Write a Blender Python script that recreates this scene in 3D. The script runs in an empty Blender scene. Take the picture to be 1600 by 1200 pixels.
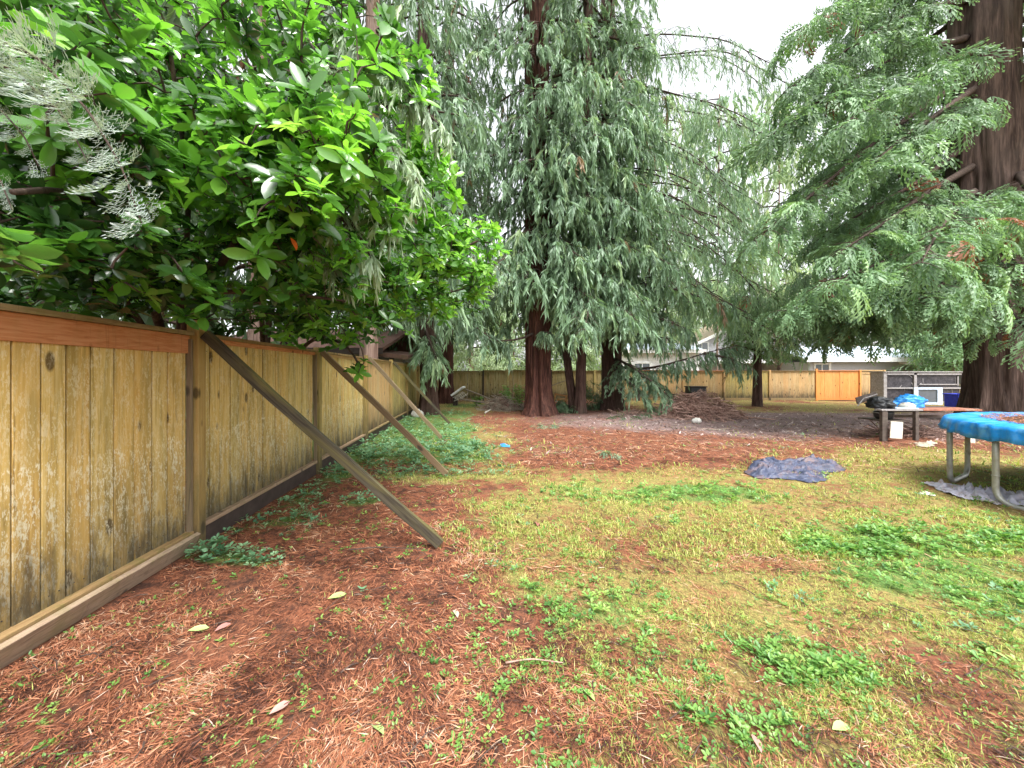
import bpy, math, random
import numpy as np
from mathutils import Vector, Matrix, Euler
R = math.radians
random.seed(7)
rng = np.random.default_rng(11)
scene = bpy.context.scene
COL = scene.collection
F, HY, CZ = 575.0, 584.0, 1.5

def P(px, py, Y):
    """photo pixel (1600x1200) at distance Y -> world point"""
    return np.array([(px-800)/F*Y, Y, CZ+(HY-py)/F*Y])
def G(px, py):
    Y = CZ*F/(py-HY)
    return np.array([(px-800)/F*Y, Y, 0.0])

# ------------------------------------------------------------------ noise
def _hash(ix, iy, s):
    h = (ix.astype(np.int64)*374761393 + iy.astype(np.int64)*668265263 + s*1442695041) & 0x7fffffff
    h = ((h ^ (h >> 13))*1274126177) & 0x7fffffff
    return ((h ^ (h >> 16)) & 0xffff)/65535.0
def vnoise(x, y, s=0):
    x = np.asarray(x, float); y = np.asarray(y, float)
    ix, iy = np.floor(x), np.floor(y); fx, fy = x-ix, y-iy
    fx = fx*fx*(3-2*fx); fy = fy*fy*(3-2*fy)
    a = _hash(ix, iy, s); b = _hash(ix+1, iy, s); c = _hash(ix, iy+1, s); d = _hash(ix+1, iy+1, s)
    return (a*(1-fx)+b*fx)*(1-fy)+(c*(1-fx)+d*fx)*fy
def fbm(x, y, s=0, o=4):
    t, a, n = 0, 0.5, 0
    for k in range(o):
        t = t+a*vnoise(np.asarray(x)*2**k, np.asarray(y)*2**k, s+k*17); n += a; a *= .5
    return t/n
def sm(a, b, x):
    t = np.clip((x-a)/(b-a), 0, 1); return t*t*(3-2*t)
def gz(x, y):
    return (fbm(np.asarray(x)*.45, np.asarray(y)*.45, 3, 3)-.5)*.10 + (fbm(np.asarray(x)*3, np.asarray(y)*3, 5, 2)-.5)*.025

# ------------------------------------------------------------------ geometry collector
class Geo:
    def __init__(s): s.V = []; s.T = []; s.Q = []; s.C = []; s.n = 0; s.tm = []; s.qm = []
    def add(s, v, tris=None, quads=None, tint=(.5, .5, .5), m=0):
        v = np.asarray(v, float).reshape(-1, 3); k = len(v)
        c = np.asarray(tint, float)
        if c.ndim == 1: c = np.tile(c, (k, 1))
        s.V.append(v); s.C.append(c)
        if tris is not None and len(tris):
            t = np.asarray(tris, np.int64).reshape(-1, 3); s.T.append(t+s.n); s.tm.append(np.full(len(t), m))
        if quads is not None and len(quads):
            q = np.asarray(quads, np.int64).reshape(-1, 4); s.Q.append(q+s.n); s.qm.append(np.full(len(q), m))
        s.n += k
    def scatter(s, proto, M, L, tint, m=0):
        """proto=(verts, tris, quads, c)   M (N,3,3)   L (N,3)   tint (N,3)"""
        pv, pt, pq, pc = proto
        N = len(L)
        if N == 0: return
        v = np.einsum('nij,kj->nki', M, pv)+L[:, None, :]
        k = len(pv)
        c = np.repeat(tint[:, None, :], k, 1).copy()
        c[:, :, 2] = pc[None, :]
        off = (np.arange(N)*k)[:, None, None]
        t = (pt[None]+off).reshape(-1, 3) if len(pt) else None
        q = (pq[None]+off).reshape(-1, 4) if len(pq) else None
        s.add(v.reshape(-1, 3), t, q, c.reshape(-1, 3), m)
    def box(s, c, size, rot=None, tint=None, m=0):
        sx, sy, sz = [q/2 for q in size]
        v = np.array([[x, y, z] for x in (-sx, sx) for y in (-sy, sy) for z in (-sz, sz)])
        if rot is not None: v = v@np.array(rot).T
        v = v+np.asarray(c)
        if tint is None: tint = rng.random(3)
        s.add(v, None, [[0, 1, 3, 2], [4, 6, 7, 5], [0, 4, 5, 1], [2, 3, 7, 6], [0, 2, 6, 4], [1, 5, 7, 3]], tint, m)
    def tube(s, pts, rad, n=6, tint=(.5, .5, .5), m=0, cap=True):
        pts = np.asarray(pts, float); k = len(pts)
        rad = np.broadcast_to(np.asarray(rad, float), (k,))
        t = np.gradient(pts, axis=0); t /= np.linalg.norm(t, axis=1)[:, None]+1e-9
        ref = np.array([0, 0, 1.]) if abs(t[:, 2]).mean() < .8 else np.array([1., 0, 0])
        u = np.cross(t, ref); u /= np.linalg.norm(u, axis=1)[:, None]+1e-9
        if np.abs(t[:, 2]).max() > .9 and np.abs(t[:, 2]).min() < .9:   # parallel transport round bends
            uu = [np.cross(t[0], [.31, .95, .07])]; uu[0] /= np.linalg.norm(uu[0])
            for q in range(1, k):
                x_ = uu[-1]-t[q]*np.dot(uu[-1], t[q]); uu.append(x_/(np.linalg.norm(x_)+1e-9))
            u = np.array(uu)
        w = np.cross(t, u)
        a = np.arange(n)*2*math.pi/n
        v = pts[:, None]+rad[:, None, None]*(np.cos(a)[None, :, None]*u[:, None]+np.sin(a)[None, :, None]*w[:, None])
        q = []
        i = np.arange(k-1)[:, None]*n; j = np.arange(n)[None]; j2 = (j+1) % n
        q = np.stack([i+j, i+j2, i+n+j2, i+n+j], -1).reshape(-1, 4)
        v = v.reshape(-1, 3); tr = []
        if cap and n > 2:
            v = np.vstack([v, pts[0], pts[-1]])
            c0, c1 = k*n, k*n+1
            tr = [[c0, (x+1) % n, x] for x in range(n)]+[[c1, (k-1)*n+x, (k-1)*n+(x+1) % n] for x in range(n)]
        s.add(v, tr, q, tint, m)
    def build(s, name, mats, parent=None, smooth=False, bevel=0):
        me = bpy.data.meshes.new(name)
        V = np.vstack(s.V); C = np.vstack(s.C)
        if parent is not None:
            p = parent; off = np.zeros(3)
            while p is not None: off += np.array(p.location); p = p.parent
            V = V-off
        T = np.vstack(s.T) if s.T else np.zeros((0, 3), int); Q = np.vstack(s.Q) if s.Q else np.zeros((0, 4), int)
        me.vertices.add(len(V)); me.vertices.foreach_set('co', V.astype(np.float32).ravel())
        nl = T.size+Q.size
        me.loops.add(nl); me.loops.foreach_set('vertex_index', np.concatenate([T.ravel(), Q.ravel()]).astype(np.int32))
        np_ = len(T)+len(Q); me.polygons.add(np_)
        ls = np.concatenate([np.arange(len(T))*3, T.size+np.arange(len(Q))*4]).astype(np.int32)
        me.polygons.foreach_set('loop_start', ls)
        mi = np.concatenate((s.tm or [np.zeros(0)])+(s.qm or [np.zeros(0)])).astype(np.int32)
        if mi.any(): me.polygons.foreach_set('material_index', mi)
        me.polygons.foreach_set('use_smooth', np.full(np_, bool(smooth)))
        me.update(calc_edges=True)
        at = me.attributes.new('tint', 'FLOAT_COLOR', 'POINT')
        at.data.foreach_set('color', np.hstack([C, np.ones((len(C), 1))]).astype(np.float32).ravel())
        for mt in (mats if isinstance(mats, (list, tuple)) else [mats]): me.materials.append(mt)
        o = bpy.data.objects.new(name, me); COL.objects.link(o)
        if parent is not None: o.parent = parent
        if bevel:
            b = o.modifiers.new('bevel', 'BEVEL'); b.width = bevel; b.segments = 2; b.limit_method = 'ANGLE'
        return o

def tag(o, label=None, cat=None, group=None, kind=None):
    if label: o['label'] = label
    if cat: o['category'] = cat
    if group: o['group'] = group
    if kind: o['kind'] = kind
    return o
def thing(name, loc, label, cat, group=None):
    o = bpy.data.objects.new(name, None); COL.objects.link(o); o.location = [float(q) for q in loc]
    o.empty_display_size = .2
    return tag(o, label, cat, group)

# ------------------------------------------------------------------ materials
class NT:
    def __init__(s, name):
        s.m = bpy.data.materials.new(name); s.m.use_nodes = True; s.t = s.m.node_tree; s.t.nodes.clear()
        s.out = s.n('ShaderNodeOutputMaterial')
    def n(s, ty, **kw):
        q = s.t.nodes.new(ty)
        for k, v in kw.items(): setattr(q, k, v)
        return q
    def L(s, a, b): s.t.links.new(a, b)
    def set(s, sock, v):
        if isinstance(v, bpy.types.NodeSocket): s.L(v, sock)
        else: sock.default_value = v
    def coord(s, kind='Object', scale=(1, 1, 1), off=None):
        tc = s.n('ShaderNodeTexCoord'); mp = s.n('ShaderNodeMapping'); mp.inputs['Scale'].default_value = scale
        s.L(tc.outputs[kind], mp.inputs['Vector'])
        if off is not None: s.L(off, mp.inputs['Location'])
        return mp.outputs[0]
    def noise(s, vec, scale=5, detail=4, rough=.55, dist=0):
        q = s.n('ShaderNodeTexNoise'); s.L(vec, q.inputs['Vector'])
        q.inputs['Scale'].default_value = scale; q.inputs['Detail'].default_value = detail
        q.inputs['Roughness'].default_value = rough; q.inputs['Distortion'].default_value = dist
        return q.outputs['Fac']
    def ramp(s, fac, stops, interp='LINEAR'):
        q = s.n('ShaderNodeValToRGB'); s.L(fac, q.inputs[0]); q.color_ramp.interpolation = interp
        e = q.color_ramp.elements
        while len(e) < len(stops): e.new(.5)
        for i, (p, c) in enumerate(stops):
            e[i].position = p; e[i].color = (*c, 1) if hasattr(c, '__len__') else (c, c, c, 1)
        return q.outputs['Color']
    def mix(s, f, a, b, mode='MIX'):
        q = s.n('ShaderNodeMix', data_type='RGBA', blend_type=mode)
        s.set(q.inputs[0], f)
        for k, v in ((6, a), (7, b)):
            if isinstance(v, bpy.types.NodeSocket): s.L(v, q.inputs[k])
            else: q.inputs[k].default_value = (*v, 1)
        return q.outputs[2]
    def math(s, op, a, b=None, clamp=False):
        q = s.n('ShaderNodeMath', operation=op); q.use_clamp = clamp
        s.set(q.inputs[0], a)
        if b is not None: s.set(q.inputs[1], b)
        return q.outputs[0]
    def tint(s):
        a = s.n('ShaderNodeAttribute', attribute_name='tint'); x = s.n('ShaderNodeSeparateColor'); s.L(a.outputs['Color'], x.inputs[0])
        return x.outputs[0], x.outputs[1], x.outputs[2]
    def bump(s, h, st=.5, d=.01):
        q = s.n('ShaderNodeBump'); q.inputs['Strength'].default_value = st; q.inputs['Distance'].default_value = d
        s.L(h, q.inputs['Height']); return q.outputs[0]
    def bsdf(s, col, rough=.7, normal=None, spec=.3, metal=0, trans=0, tcol=None):
        b = s.n('ShaderNodeBsdfPrincipled')
        if isinstance(col, bpy.types.NodeSocket): s.L(col, b.inputs['Base Color'])
        else: b.inputs['Base Color'].default_value = (*col, 1)
        s.set(b.inputs['Roughness'], rough); b.inputs['Specular IOR Level'].default_value = spec
        b.inputs['Metallic'].default_value = metal
        if normal is not None: s.L(normal, b.inputs['Normal'])
        if trans:
            t = s.n('ShaderNodeBsdfTranslucent'); c = tcol if tcol is not None else col
            s.L(c, t.inputs['Color']); x = s.n('ShaderNodeMixShader'); x.inputs[0].default_value = trans
            s.L(b.outputs[0], x.inputs[1]); s.L(t.outputs[0], x.inputs[2]); s.L(x.outputs[0], s.out.inputs[0])
        else: s.L(b.outputs[0], s.out.inputs[0])
        return s.m

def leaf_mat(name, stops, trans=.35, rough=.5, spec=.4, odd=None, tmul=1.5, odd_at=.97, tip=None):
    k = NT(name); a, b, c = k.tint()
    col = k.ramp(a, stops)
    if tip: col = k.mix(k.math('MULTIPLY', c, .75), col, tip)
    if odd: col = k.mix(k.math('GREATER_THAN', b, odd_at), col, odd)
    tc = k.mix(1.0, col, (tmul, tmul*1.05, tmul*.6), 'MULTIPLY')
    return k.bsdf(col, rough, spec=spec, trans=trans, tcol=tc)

M = {}
M['weep'] = leaf_mat('cedar_foliage', [(0, (.030, .052, .036)), (.4, (.098, .162, .105)), (.75, (.21, .33, .20)), (1, (.33, .42, .22))], .35, .5, .4,
                     (.22, .15, .09), odd_at=.988, tip=(.29, .43, .28))
M['weepdark'] = leaf_mat('dark_cedar_foliage', [(0, (.024, .046, .026)), (.5, (.06, .105, .055)), (1, (.13, .19, .08))], .3, .55, .35, (.14, .06, .03), odd_at=.97, tip=(.12, .19, .10))
M['frond'] = leaf_mat('frond_foliage', [(0, (.028, .055, .036)), (.35, (.070, .130, .080)), (.7, (.17, .29, .15)), (1, (.32, .46, .19))], .32, .45, .45,
                      (.22, .085, .035), odd_at=.985, tip=(.24, .39, .20))
M['hazy'] = leaf_mat('haze_bleached_foliage', [(0, (.17, .25, .15)), (.5, (.30, .42, .25)), (1, (.46, .54, .32))], .35, .6, .2, tip=(.34, .42, .28))  # distance haze and bleaching put into the leaf colour
M['glare'] = leaf_mat('glare_paled_foliage', [(0, (.12, .16, .15)), (.6, (.24, .29, .27)), (1, (.40, .46, .42))], .25, .4, .5, tip=(.34, .42, .35))  # sun glare on the near sprays put into the leaf colour
M['sage'] = leaf_mat('sage_foliage', [(0, (.09, .15, .10)), (.6, (.20, .31, .20)), (1, (.34, .46, .28))], .3, .4, .5, tip=(.42, .5, .34))
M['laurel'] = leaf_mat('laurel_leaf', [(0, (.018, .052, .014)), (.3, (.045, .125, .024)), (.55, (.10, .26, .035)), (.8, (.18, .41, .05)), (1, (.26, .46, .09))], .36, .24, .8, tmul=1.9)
M['grass'] = leaf_mat('grass_blade', [(0, (.10, .18, .035)), (.5, (.30, .36, .085)), (.8, (.44, .46, .14)), (1, (.54, .47, .22))], .35, .5, .3)
M['weed'] = leaf_mat('weed_leaf', [(0, (.055, .15, .035)), (.5, (.13, .28, .06)), (1, (.28, .42, .10))], .35, .4, .45)
M['cover'] = leaf_mat('groundcover_leaf', [(0, (.05, .14, .07)), (.5, (.13, .27, .14)), (1, (.26, .40, .22))], .3, .45, .4)
M['litter'] = leaf_mat('litter_needle', [(0, (.028, .014, .011)), (.3, (.10, .036, .022)), (.6, (.29, .105, .053)), (.85, (.44, .20, .105)), (1, (.46, .31, .21))], .12, .6, .35, (.45, .36, .29), odd_at=.988, tmul=1.2)
M['chip'] = leaf_mat('chip', [(0, (.06, .04, .036)), (.5, (.21, .145, .13)), (.85, (.38, .30, .285)), (1, (.55, .47, .45))], .05, .7, .3, tmul=1)

def bark(name, cols, sc=1.0, bst=1.0):
    k = NT(name); a, b, c = k.tint()
    v = k.coord('Object', (11*sc, 11*sc, .9*sc)); v2 = k.coord('Object', (40*sc, 40*sc, 2.5*sc)); v3 = k.coord('Object', (1.2, 1.2, .8))
    n1 = k.noise(v, 1, 6, .6, .6); n2 = k.noise(v2, 1, 4, .6, .4); n3 = k.noise(v3, 1, 3)
    h = k.math('ADD', k.math('MULTIPLY', n1, .62), k.math('MULTIPLY', n2, .38))
    col = k.ramp(h, [(.30, cols[0]), (.47, cols[1]), (.60, cols[2]), (.78, cols[3])])
    col = k.mix(k.ramp(n3, [(.45, 0.), (.7, .55)]), col, cols[4])
    return k.bsdf(col, .85, k.bump(h, bst, .05), .15)
M['bark_red'] = bark('red_cedar_bark', [(.014, .008, .007), (.055, .024, .019), (.15, .066, .049), (.31, .185, .145), (.065, .035, .028)])
M['bark_dark'] = bark('dark_bark', [(.022, .013, .011), (.06, .034, .028), (.12, .07, .058), (.20, .14, .115), (.07, .055, .04)])
M['bark_pale'] = bark('pale_bark', [(.12, .075, .06), (.26, .17, .14), (.40, .28, .235), (.52, .42, .36), (.30, .25, .21)])
M['bark_big'] = bark('big_trunk_bark', [(.016, .011, .010), (.060, .040, .033), (.135, .092, .076), (.26, .19, .16), (.10, .078, .066)], .8)
M['twig'] = bark('twig_bark', [(.03, .02, .017), (.06, .042, .035), (.11, .08, .065), (.17, .13, .11), (.08, .06, .05)], 2, .4)

def wood(name, base, light, dark, stain=1.0, lichen=1.0, green=.4, grain=(55, 55, 2.2), rough=.7, zbase=True, grey=0.):
    k = NT(name); a, b, c = k.tint()
    off = k.n('ShaderNodeCombineXYZ'); k.L(k.math('MULTIPLY', a, 37.), off.inputs[0]); k.L(k.math('MULTIPLY', b, 53.), off.inputs[1]); k.L(k.math('MULTIPLY', c, 11.), off.inputs[2])
    v = k.coord('Object', grain, off.outputs[0]); vb = k.coord('Object', (9, 9, .8), off.outputs[0]); vw = k.coord('Object', (1, 1, 1))
    n1 = k.noise(v, 1, 5, .6, .8); n2 = k.noise(vb, 1, 4, .6, 1.0)
    col = k.ramp(n1, [(.25, dark), (.42, base), (.62, light), (.85, tuple(min(1, q*1.15) for q in light))])
    col = k.mix(k.math('MULTIPLY', b, .22), col, tuple(q*.55 for q in dark))
    col = k.mix(k.math('MULTIPLY', a, .5), col, tuple(q*s for q, s in zip(base, (1.08, .82, .62))))     # board to board hue
    col = k.mix(k.ramp(n2, [(.46, 0.), (.70, green)]), col, (.17, .15, .045))
    col = k.mix(k.ramp(k.noise(k.coord('Object', (14, 14, 1.1), off.outputs[0]), 1, 5, .7, 1.5), [(.58, 0.), (.74, .75)]), col, tuple(q*.45 for q in dark))
    # knots
    vo = k.n('ShaderNodeTexVoronoi'); k.L(k.coord('Object', (5, 5, 2.2), off.outputs[0]), vo.inputs['Vector']); vo.inputs['Scale'].default_value = 1
    col = k.mix(k.ramp(vo.outputs['Distance'], [(.10, .85), (.15, 0.)]), col, tuple(q*.3 for q in dark))
    if zbase:
        sx = k.n('ShaderNodeSeparateXYZ'); k.L(vw, sx.inputs[0]); z = sx.outputs[2]
        nn = k.noise(k.coord('Object', (13, 13, 2.6), off.outputs[0]), 1, 5, .65, .5)
        if lichen:
            ln = k.math('ADD', k.math('MULTIPLY', k.noise(k.coord('Object', (120, 120, 38), off.outputs[0]), 1, 4, .7, .6), .62), k.math('MULTIPLY', k.noise(k.coord('Object', (30, 30, 11), off.outputs[0]), 1, 3, .6, .4), .38))
            reg = k.math('MULTIPLY', k.ramp(z, [(.25, 1.), (1.0, .85), (1., .4)]), k.ramp(nn, [(.34, 0.), (.56, 1.)]))
            lm = k.math('MULTIPLY', k.ramp(ln, [(.505, 0.), (.555, 1.)]), reg)
            col = k.mix(k.math('MULTIPLY', lm, .85*lichen, True), col, (.78, .72, .52))
        if stain:
            zz = k.math('ADD', z, k.math('MULTIPLY', k.math('SUBTRACT', nn, .5), -1.1))
            col = k.mix(k.ramp(zz, [(.10, .95*stain), (.26, .78*stain), (.50, .34*stain), (.95, 0.)]), col, (.050, .042, .028))
            zt = k.math('ADD', z, k.math('MULTIPLY', k.math('SUBTRACT', k.noise(vb, 2.2, 4), .5), 1.2))
            col = k.mix(k.ramp(zt, [(1.62/2, 0.), (1.9/2, .0), (1., .0)]), col, (.1, .08, .05))
    if grey: col = k.mix(grey, col, (.27, .24, .20))
    return k.bsdf(col, rough, k.bump(n1, .35, .004), .25)
M['board'] = wood('fence_board', (.57, .41, .125), (.72, .56, .235), (.20, .11, .035), lichen=1.15, green=.6)
M['board2'] = wood('fence_board_olive', (.46, .37, .12), (.60, .50, .20), (.19, .12, .05), green=.8, lichen=.4)
M['board_far'] = wood('far_fence_board', (.44, .36, .15), (.56, .48, .24), (.24, .18, .08), green=.85, lichen=.3)
M['board_tan'] = wood('tan_fence_board', (.50, .34, .155), (.62, .46, .25), (.26, .15, .07), green=.3, lichen=.3)
M['board_new'] = wood('new_orange_board', (.72, .31, .09), (.82, .42, .15), (.50, .19, .06), stain=.15, lichen=0, green=.0)
M['fascia'] = wood('orange_trim', (.50, .205, .085), (.60, .29, .14), (.30, .11, .05), stain=0, lichen=0, green=.15, grain=(55, 4, 60), zbase=False)
M['cap'] = wood('mossy_cap', (.24, .17, .085), (.36, .27, .14), (.11, .075, .045), stain=0, lichen=0, green=.7, grain=(50, 4, 50), zbase=False)
M['kick'] = wood('kickboard', (.31, .215, .145), (.43, .32, .225), (.15, .10, .065), stain=0, lichen=0, green=.5, grain=(60, 4, 60), zbase=False, grey=.15)
M['post'] = wood('fence_post', (.33, .24, .085), (.44, .33, .13), (.17, .11, .04), stain=.8, lichen=.1, green=.8)
M['brace'] = wood('weathered_timber', (.040, .035, .026), (.085, .075, .055), (.035, .028, .02), stain=0, lichen=0, green=.6, zbase=False, grey=.0)
M['brace2'] = wood('brown_timber', (.155, .11, .065), (.24, .18, .11), (.06, .042, .028), stain=0, lichen=0, green=.4, zbase=False, grey=.1)

def plain(name, col, rough=.6, var=.15, sc=8, spec=.35, metal=0, bst=.15, dirt=None, dsc=2.5):
    k = NT(name); v = k.coord('Object'); n = k.noise(v, sc, 5, .6)
    c = k.ramp(n, [(.3, tuple(q*(1-var) for q in col)), (.7, tuple(min(1, q*(1+var)) for q in col))])
    if dirt: c = k.mix(k.ramp(k.noise(v, dsc, 6, .65, .6), [(.48, 0.), (.68, .8)]), c, dirt)
    return k.bsdf(c, rough, k.bump(n, bst, .01), spec, metal)
M['white'] = plain('white_paint', (.78, .79, .80), .5, .05, dirt=(.5, .5, .48))
M['siding'] = plain('grey_siding', (.40, .40, .43), .6, .06, 6)
M['roof_blue'] = plain('pale_roof', (.52, .60, .70), .6, .12, 14)
M['roof_brown'] = plain('brown_shingle', (.17, .095, .075), .85, .35, 20, dirt=(.09, .07, .04))
M['roof_moss'] = plain('mossy_roof', (.30, .24, .17), .85, .3, 12, dirt=(.22, .22, .12))
M['dark'] = plain('nail_and_gap_shade', (.02, .02, .025), .4, .2)  # flat black for nail heads and for painted shade in fence gaps
M['glass'] = plain('window_glass', (.10, .12, .14), .1, .1, spec=.8)
M['trim_dark'] = plain('dark_trim', (.05, .035, .03), .7, .3)
M['wall_tan'] = plain('tan_wall', (.30, .25, .19), .8, .15)
M['blue'] = plain('blue_vinyl', (.012, .24, .68), .40, .22, 12, .45, bst=.6, dirt=(.14, .36, .55), dsc=6)
M['mat_black'] = plain('trampoline_mat', (.03, .03, .03), .8, .3)
M['steel'] = plain('galvanized_tube', (.36, .36, .33), .42, .15, 22, .5, .35, dirt=(.25, .22, .17), dsc=9)
M['navy'] = plain('navy_cloth', (.042, .052, .095), .55, .3, 14, .45, dirt=(.16, .10, .09), dsc=4)
M['sheet'] = plain('grey_plastic_sheet', (.44, .43, .50), .35, .2, 12, .5, dirt=(.28, .18, .13), dsc=5)
M['tablewood'] = plain('dark_table_wood', (.085, .065, .055), .75, .35, 18, dirt=(.16, .14, .11))
M['tableplank'] = plain('red_table_plank', (.30, .12, .075), .7, .35, 22, dirt=(.35, .30, .25))
M['pot'] = plain('black_pot', (.025, .027, .03), .4, .3, 12)
M['paper'] = plain('dirty_white_board', (.72, .69, .60), .6, .08, 10, dirt=(.45, .42, .34), dsc=6)
M['bluebag'] = plain('blue_bag', (.02, .24, .70), .4, .3, 7, .5, dirt=(.12, .45, .8), dsc=5)
M['bluecrate'] = plain('blue_plastic', (.015, .035, .42), .45, .3, 10)
M['greyframe'] = plain('weathered_frame', (.31, .295, .295), .8, .3, 26, dirt=(.20, .17, .15), dsc=8)
M['screen'] = plain('torn_screen', (.035, .032, .038), .6, .6, 16, dirt=(.09, .08, .085), dsc=4)
M['lightframe'] = plain('pale_blue_frame', (.52, .62, .74), .5, .1)
M['orangewood'] = plain('orange_crate_wood', (.60, .30, .12), .7, .25, 20)
M['rust'] = plain('rust_rag', (.50, .24, .18), .8, .25, 12)
M['bird'] = plain('bird_feather', (.035, .032, .04), .6, .3, 30)
M['stick'] = plain('dead_stick', (.36, .235, .19), .85, .35, 30, dirt=(.18, .11, .09), dsc=6)
M['stickgrey'] = plain('grey_stick', (.33, .28, .22), .85, .35, 30, dirt=(.2, .16, .12), dsc=6)
M['stone'] = plain('pale_rock', (.55, .54, .50), .8, .2, 12, dirt=(.3, .3, .25), dsc=8)

# ------------------------------------------------------------------ world, sun, camera
w = bpy.data.worlds.new('World'); scene.world = w; w.use_nodes = True; nt = w.node_tree; nt.nodes.clear()
sky = nt.nodes.new('ShaderNodeTexSky'); sky.sky_type = 'NISHITA'; sky.sun_disc = False
SUN_EL, SUN_AZ = R(62), R(150)
sky.sun_elevation = SUN_EL; sky.sun_rotation = SUN_AZ; sky.air_density = 1.0; sky.dust_density = 4.0; sky.ozone_density = 1.0
hs = nt.nodes.new('ShaderNodeHueSaturation'); hs.inputs['Saturation'].default_value = .16; hs.inputs['Value'].default_value = 1.0
bg = nt.nodes.new('ShaderNodeBackground'); bg.inputs['Strength'].default_value = .15
wo = nt.nodes.new('ShaderNodeOutputWorld')
nt.links.new(sky.outputs[0], hs.inputs['Color']); nt.links.new(hs.outputs[0], bg.inputs[0]); nt.links.new(bg.outputs[0], wo.inputs[0])
sl = bpy.data.lights.new('sun', 'SUN'); sl.energy = 1.5; sl.angle = R(25); sl.color = (1, .97, .92)
so = bpy.data.objects.new('sun', sl); COL.objects.link(so)
sd = Vector((math.sin(SUN_AZ)*math.cos(SUN_EL), math.cos(SUN_AZ)*math.cos(SUN_EL), math.sin(SUN_EL)))
so.rotation_euler = sd.to_track_quat('Z', 'Y').to_euler()
cam = bpy.data.cameras.new('camera'); co = bpy.data.objects.new('camera', cam); COL.objects.link(co)
co.location = (0, 0, CZ); co.rotation_euler = (R(90), 0, 0)
cam.sensor_width = 36; cam.lens = 36*F/1600; cam.shift_y = -16/1600; cam.clip_end = 500; cam.clip_start = .02
scene.camera = co
scene.view_settings.view_transform = 'Standard'; scene.view_settings.look = 'None'; scene.view_settings.gamma = 1
scene.view_settings.exposure = 1.78
scene.cycles.max_bounces = 6; scene.cycles.diffuse_bounces = 3; scene.cycles.transmission_bounces = 4; scene.cycles.glossy_bounces = 2
scene.cycles.use_denoising = True

# ------------------------------------------------------------------ ground
def blob(x, y, px, py, rx, ry):
    c = G(px, py); return np.exp(-((x-c[0])/rx)**2-((y-c[1])/ry)**2)
def masks(x, y):
    n1 = fbm(x*.9, y*.9, 21, 4); n2 = fbm(x*3.1, y*3.1, 33, 3); n3 = fbm(x*9, y*9, 43, 2)
    nn = (n1-.5)*1.3+(n2-.5)*.9+(n3-.5)*.5
    yy = y+(n1-.5)*1.2; xx = x+(n1-.5)*1.2
    # grass: right of the litter strip, nearer than the red band
    near = sm(-1.4, .6, xx-(.35*np.maximum(0, 2.6-y)))*sm(6.4, 5.5, yy)
    near *= .92
    band = blob(x, y, 1400, 716, 2.0, .75)*1.0+blob(x, y, 1490, 712, 1.6, .8)
    left = sm(.4, -.3, x)*sm(-2.0, -.9, x+.05*y)*sm(4.6, 5.4, y)*sm(13, 9, y)*.55
    far = sm(12.8, 14.5, yy)*sm(3.5, 6.5, xx)*.75
    corner = blob(x, y, 730, 634, 1.9, 3.2)*2.0
    g = near+band+left+far+corner
    red = blob(x, y, 560, 980, 1.1, .7)+blob(x, y, 700, 1060, .9, .4)*.6+blob(x, y, 820, 960, .5, .4)*.35+blob(x, y, 1400, 790, .8, .25)*.3+blob(x, y, 1420, 1020, .8, .18)*.55+blob(x, y, 1340, 760, .9, .3)*.3
    grass = np.clip(g+nn*.9-red*.7, 0, 1)
    # leafy weeds
    wd = (blob(x, y, 1070, 768, .8, .33)+blob(x, y, 1120, 765, .7, .3)+blob(x, y, 1380, 862, .62, .34)*1.1+blob(x, y, 1470, 905, .62, .3)+blob(x, y, 1240, 1030, .35, .14)*.9+blob(x, y, 1340, 835, .5, .2)*.8
          + blob(x, y, 1560, 850, .6, .2)*.6+blob(x, y, 960, 950, .35, .3)*.45+blob(x, y, 1150, 1130, .3, .12)*.7+blob(x, y, 880, 930, .35, .3)*.3+blob(x, y, 870, 760, .8, .5)*.35+near*.22+blob(x, y, 728, 633, 1.5, 2.4)*1.0+blob(x, y, 815, 700, .8, .5)*.3)
    weed = np.clip(wd+nn*.7, 0, 1)
    # blue-green cover along the fence
    fx = x+2.41+.0991*y        # distance from the fence
    cov = sm(5.8, 7.0, y)*sm(16, 13.5, y)*sm(3.1, 1.7, fx)*1.1+sm(4.8, 5.6, y)*sm(9, 7, y)*sm(3.4, 2.6, fx)*sm(.8, 1.4, fx)*.45
    cov = cov+sm(.0, .2, fx)*sm(1.0, .35, fx)*sm(3.9, 4.4, y)*sm(8, 7, y)*.8+blob(x, y, 340, 870, .34, .16)*1.3+blob(x, y, 405, 880, .25, .12)*.9+blob(x, y, 440, 815, .45, .4)*.9+blob(x, y, 568, 782, .24, .2)*1.5+blob(x, y, 640, 700, .6, .8)*.4
    cover = np.clip(cov+nn*.6-.1, 0, 1)
    chips = np.clip((sm(9.0, 11.5, yy)*sm(.2, 2.6, xx)*.75+sm(7.8, 9.6, yy)*sm(2.6, 4.6, xx))*sm(15.5, 12.5, y)*.95+nn*.5-.08, 0, 1)
    return grass, weed, cover, chips, n1, n2
def axis(stops):
    out = [stops[0][0]]
    for (a, _), (b, st) in zip(stops, stops[1:]):
        k = max(1, int(round((b-a)/st))); out += list(a+(b-a)*(np.arange(k)+1)/k)
    return np.array(out)
xs = axis([(-260, 0), (-40, 20), (-12, 1), (-6, .3), (-3.2, .1), (8, .05), (16, .2), (40, 1), (260, 20)])
ys = axis([(-60, 0), (-6, 6), (.6, .3), (6, .05), (14, .12), (24, .3), (60, 2), (320, 20)])
gx, gy = np.meshgrid(xs, ys); gx = gx.ravel(); gy = gy.ravel()
ga, wa, ca, cha, _, _ = masks(gx, gy)
ga = np.where((gy > 21) | (gx < -5), .7, ga)
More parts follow.
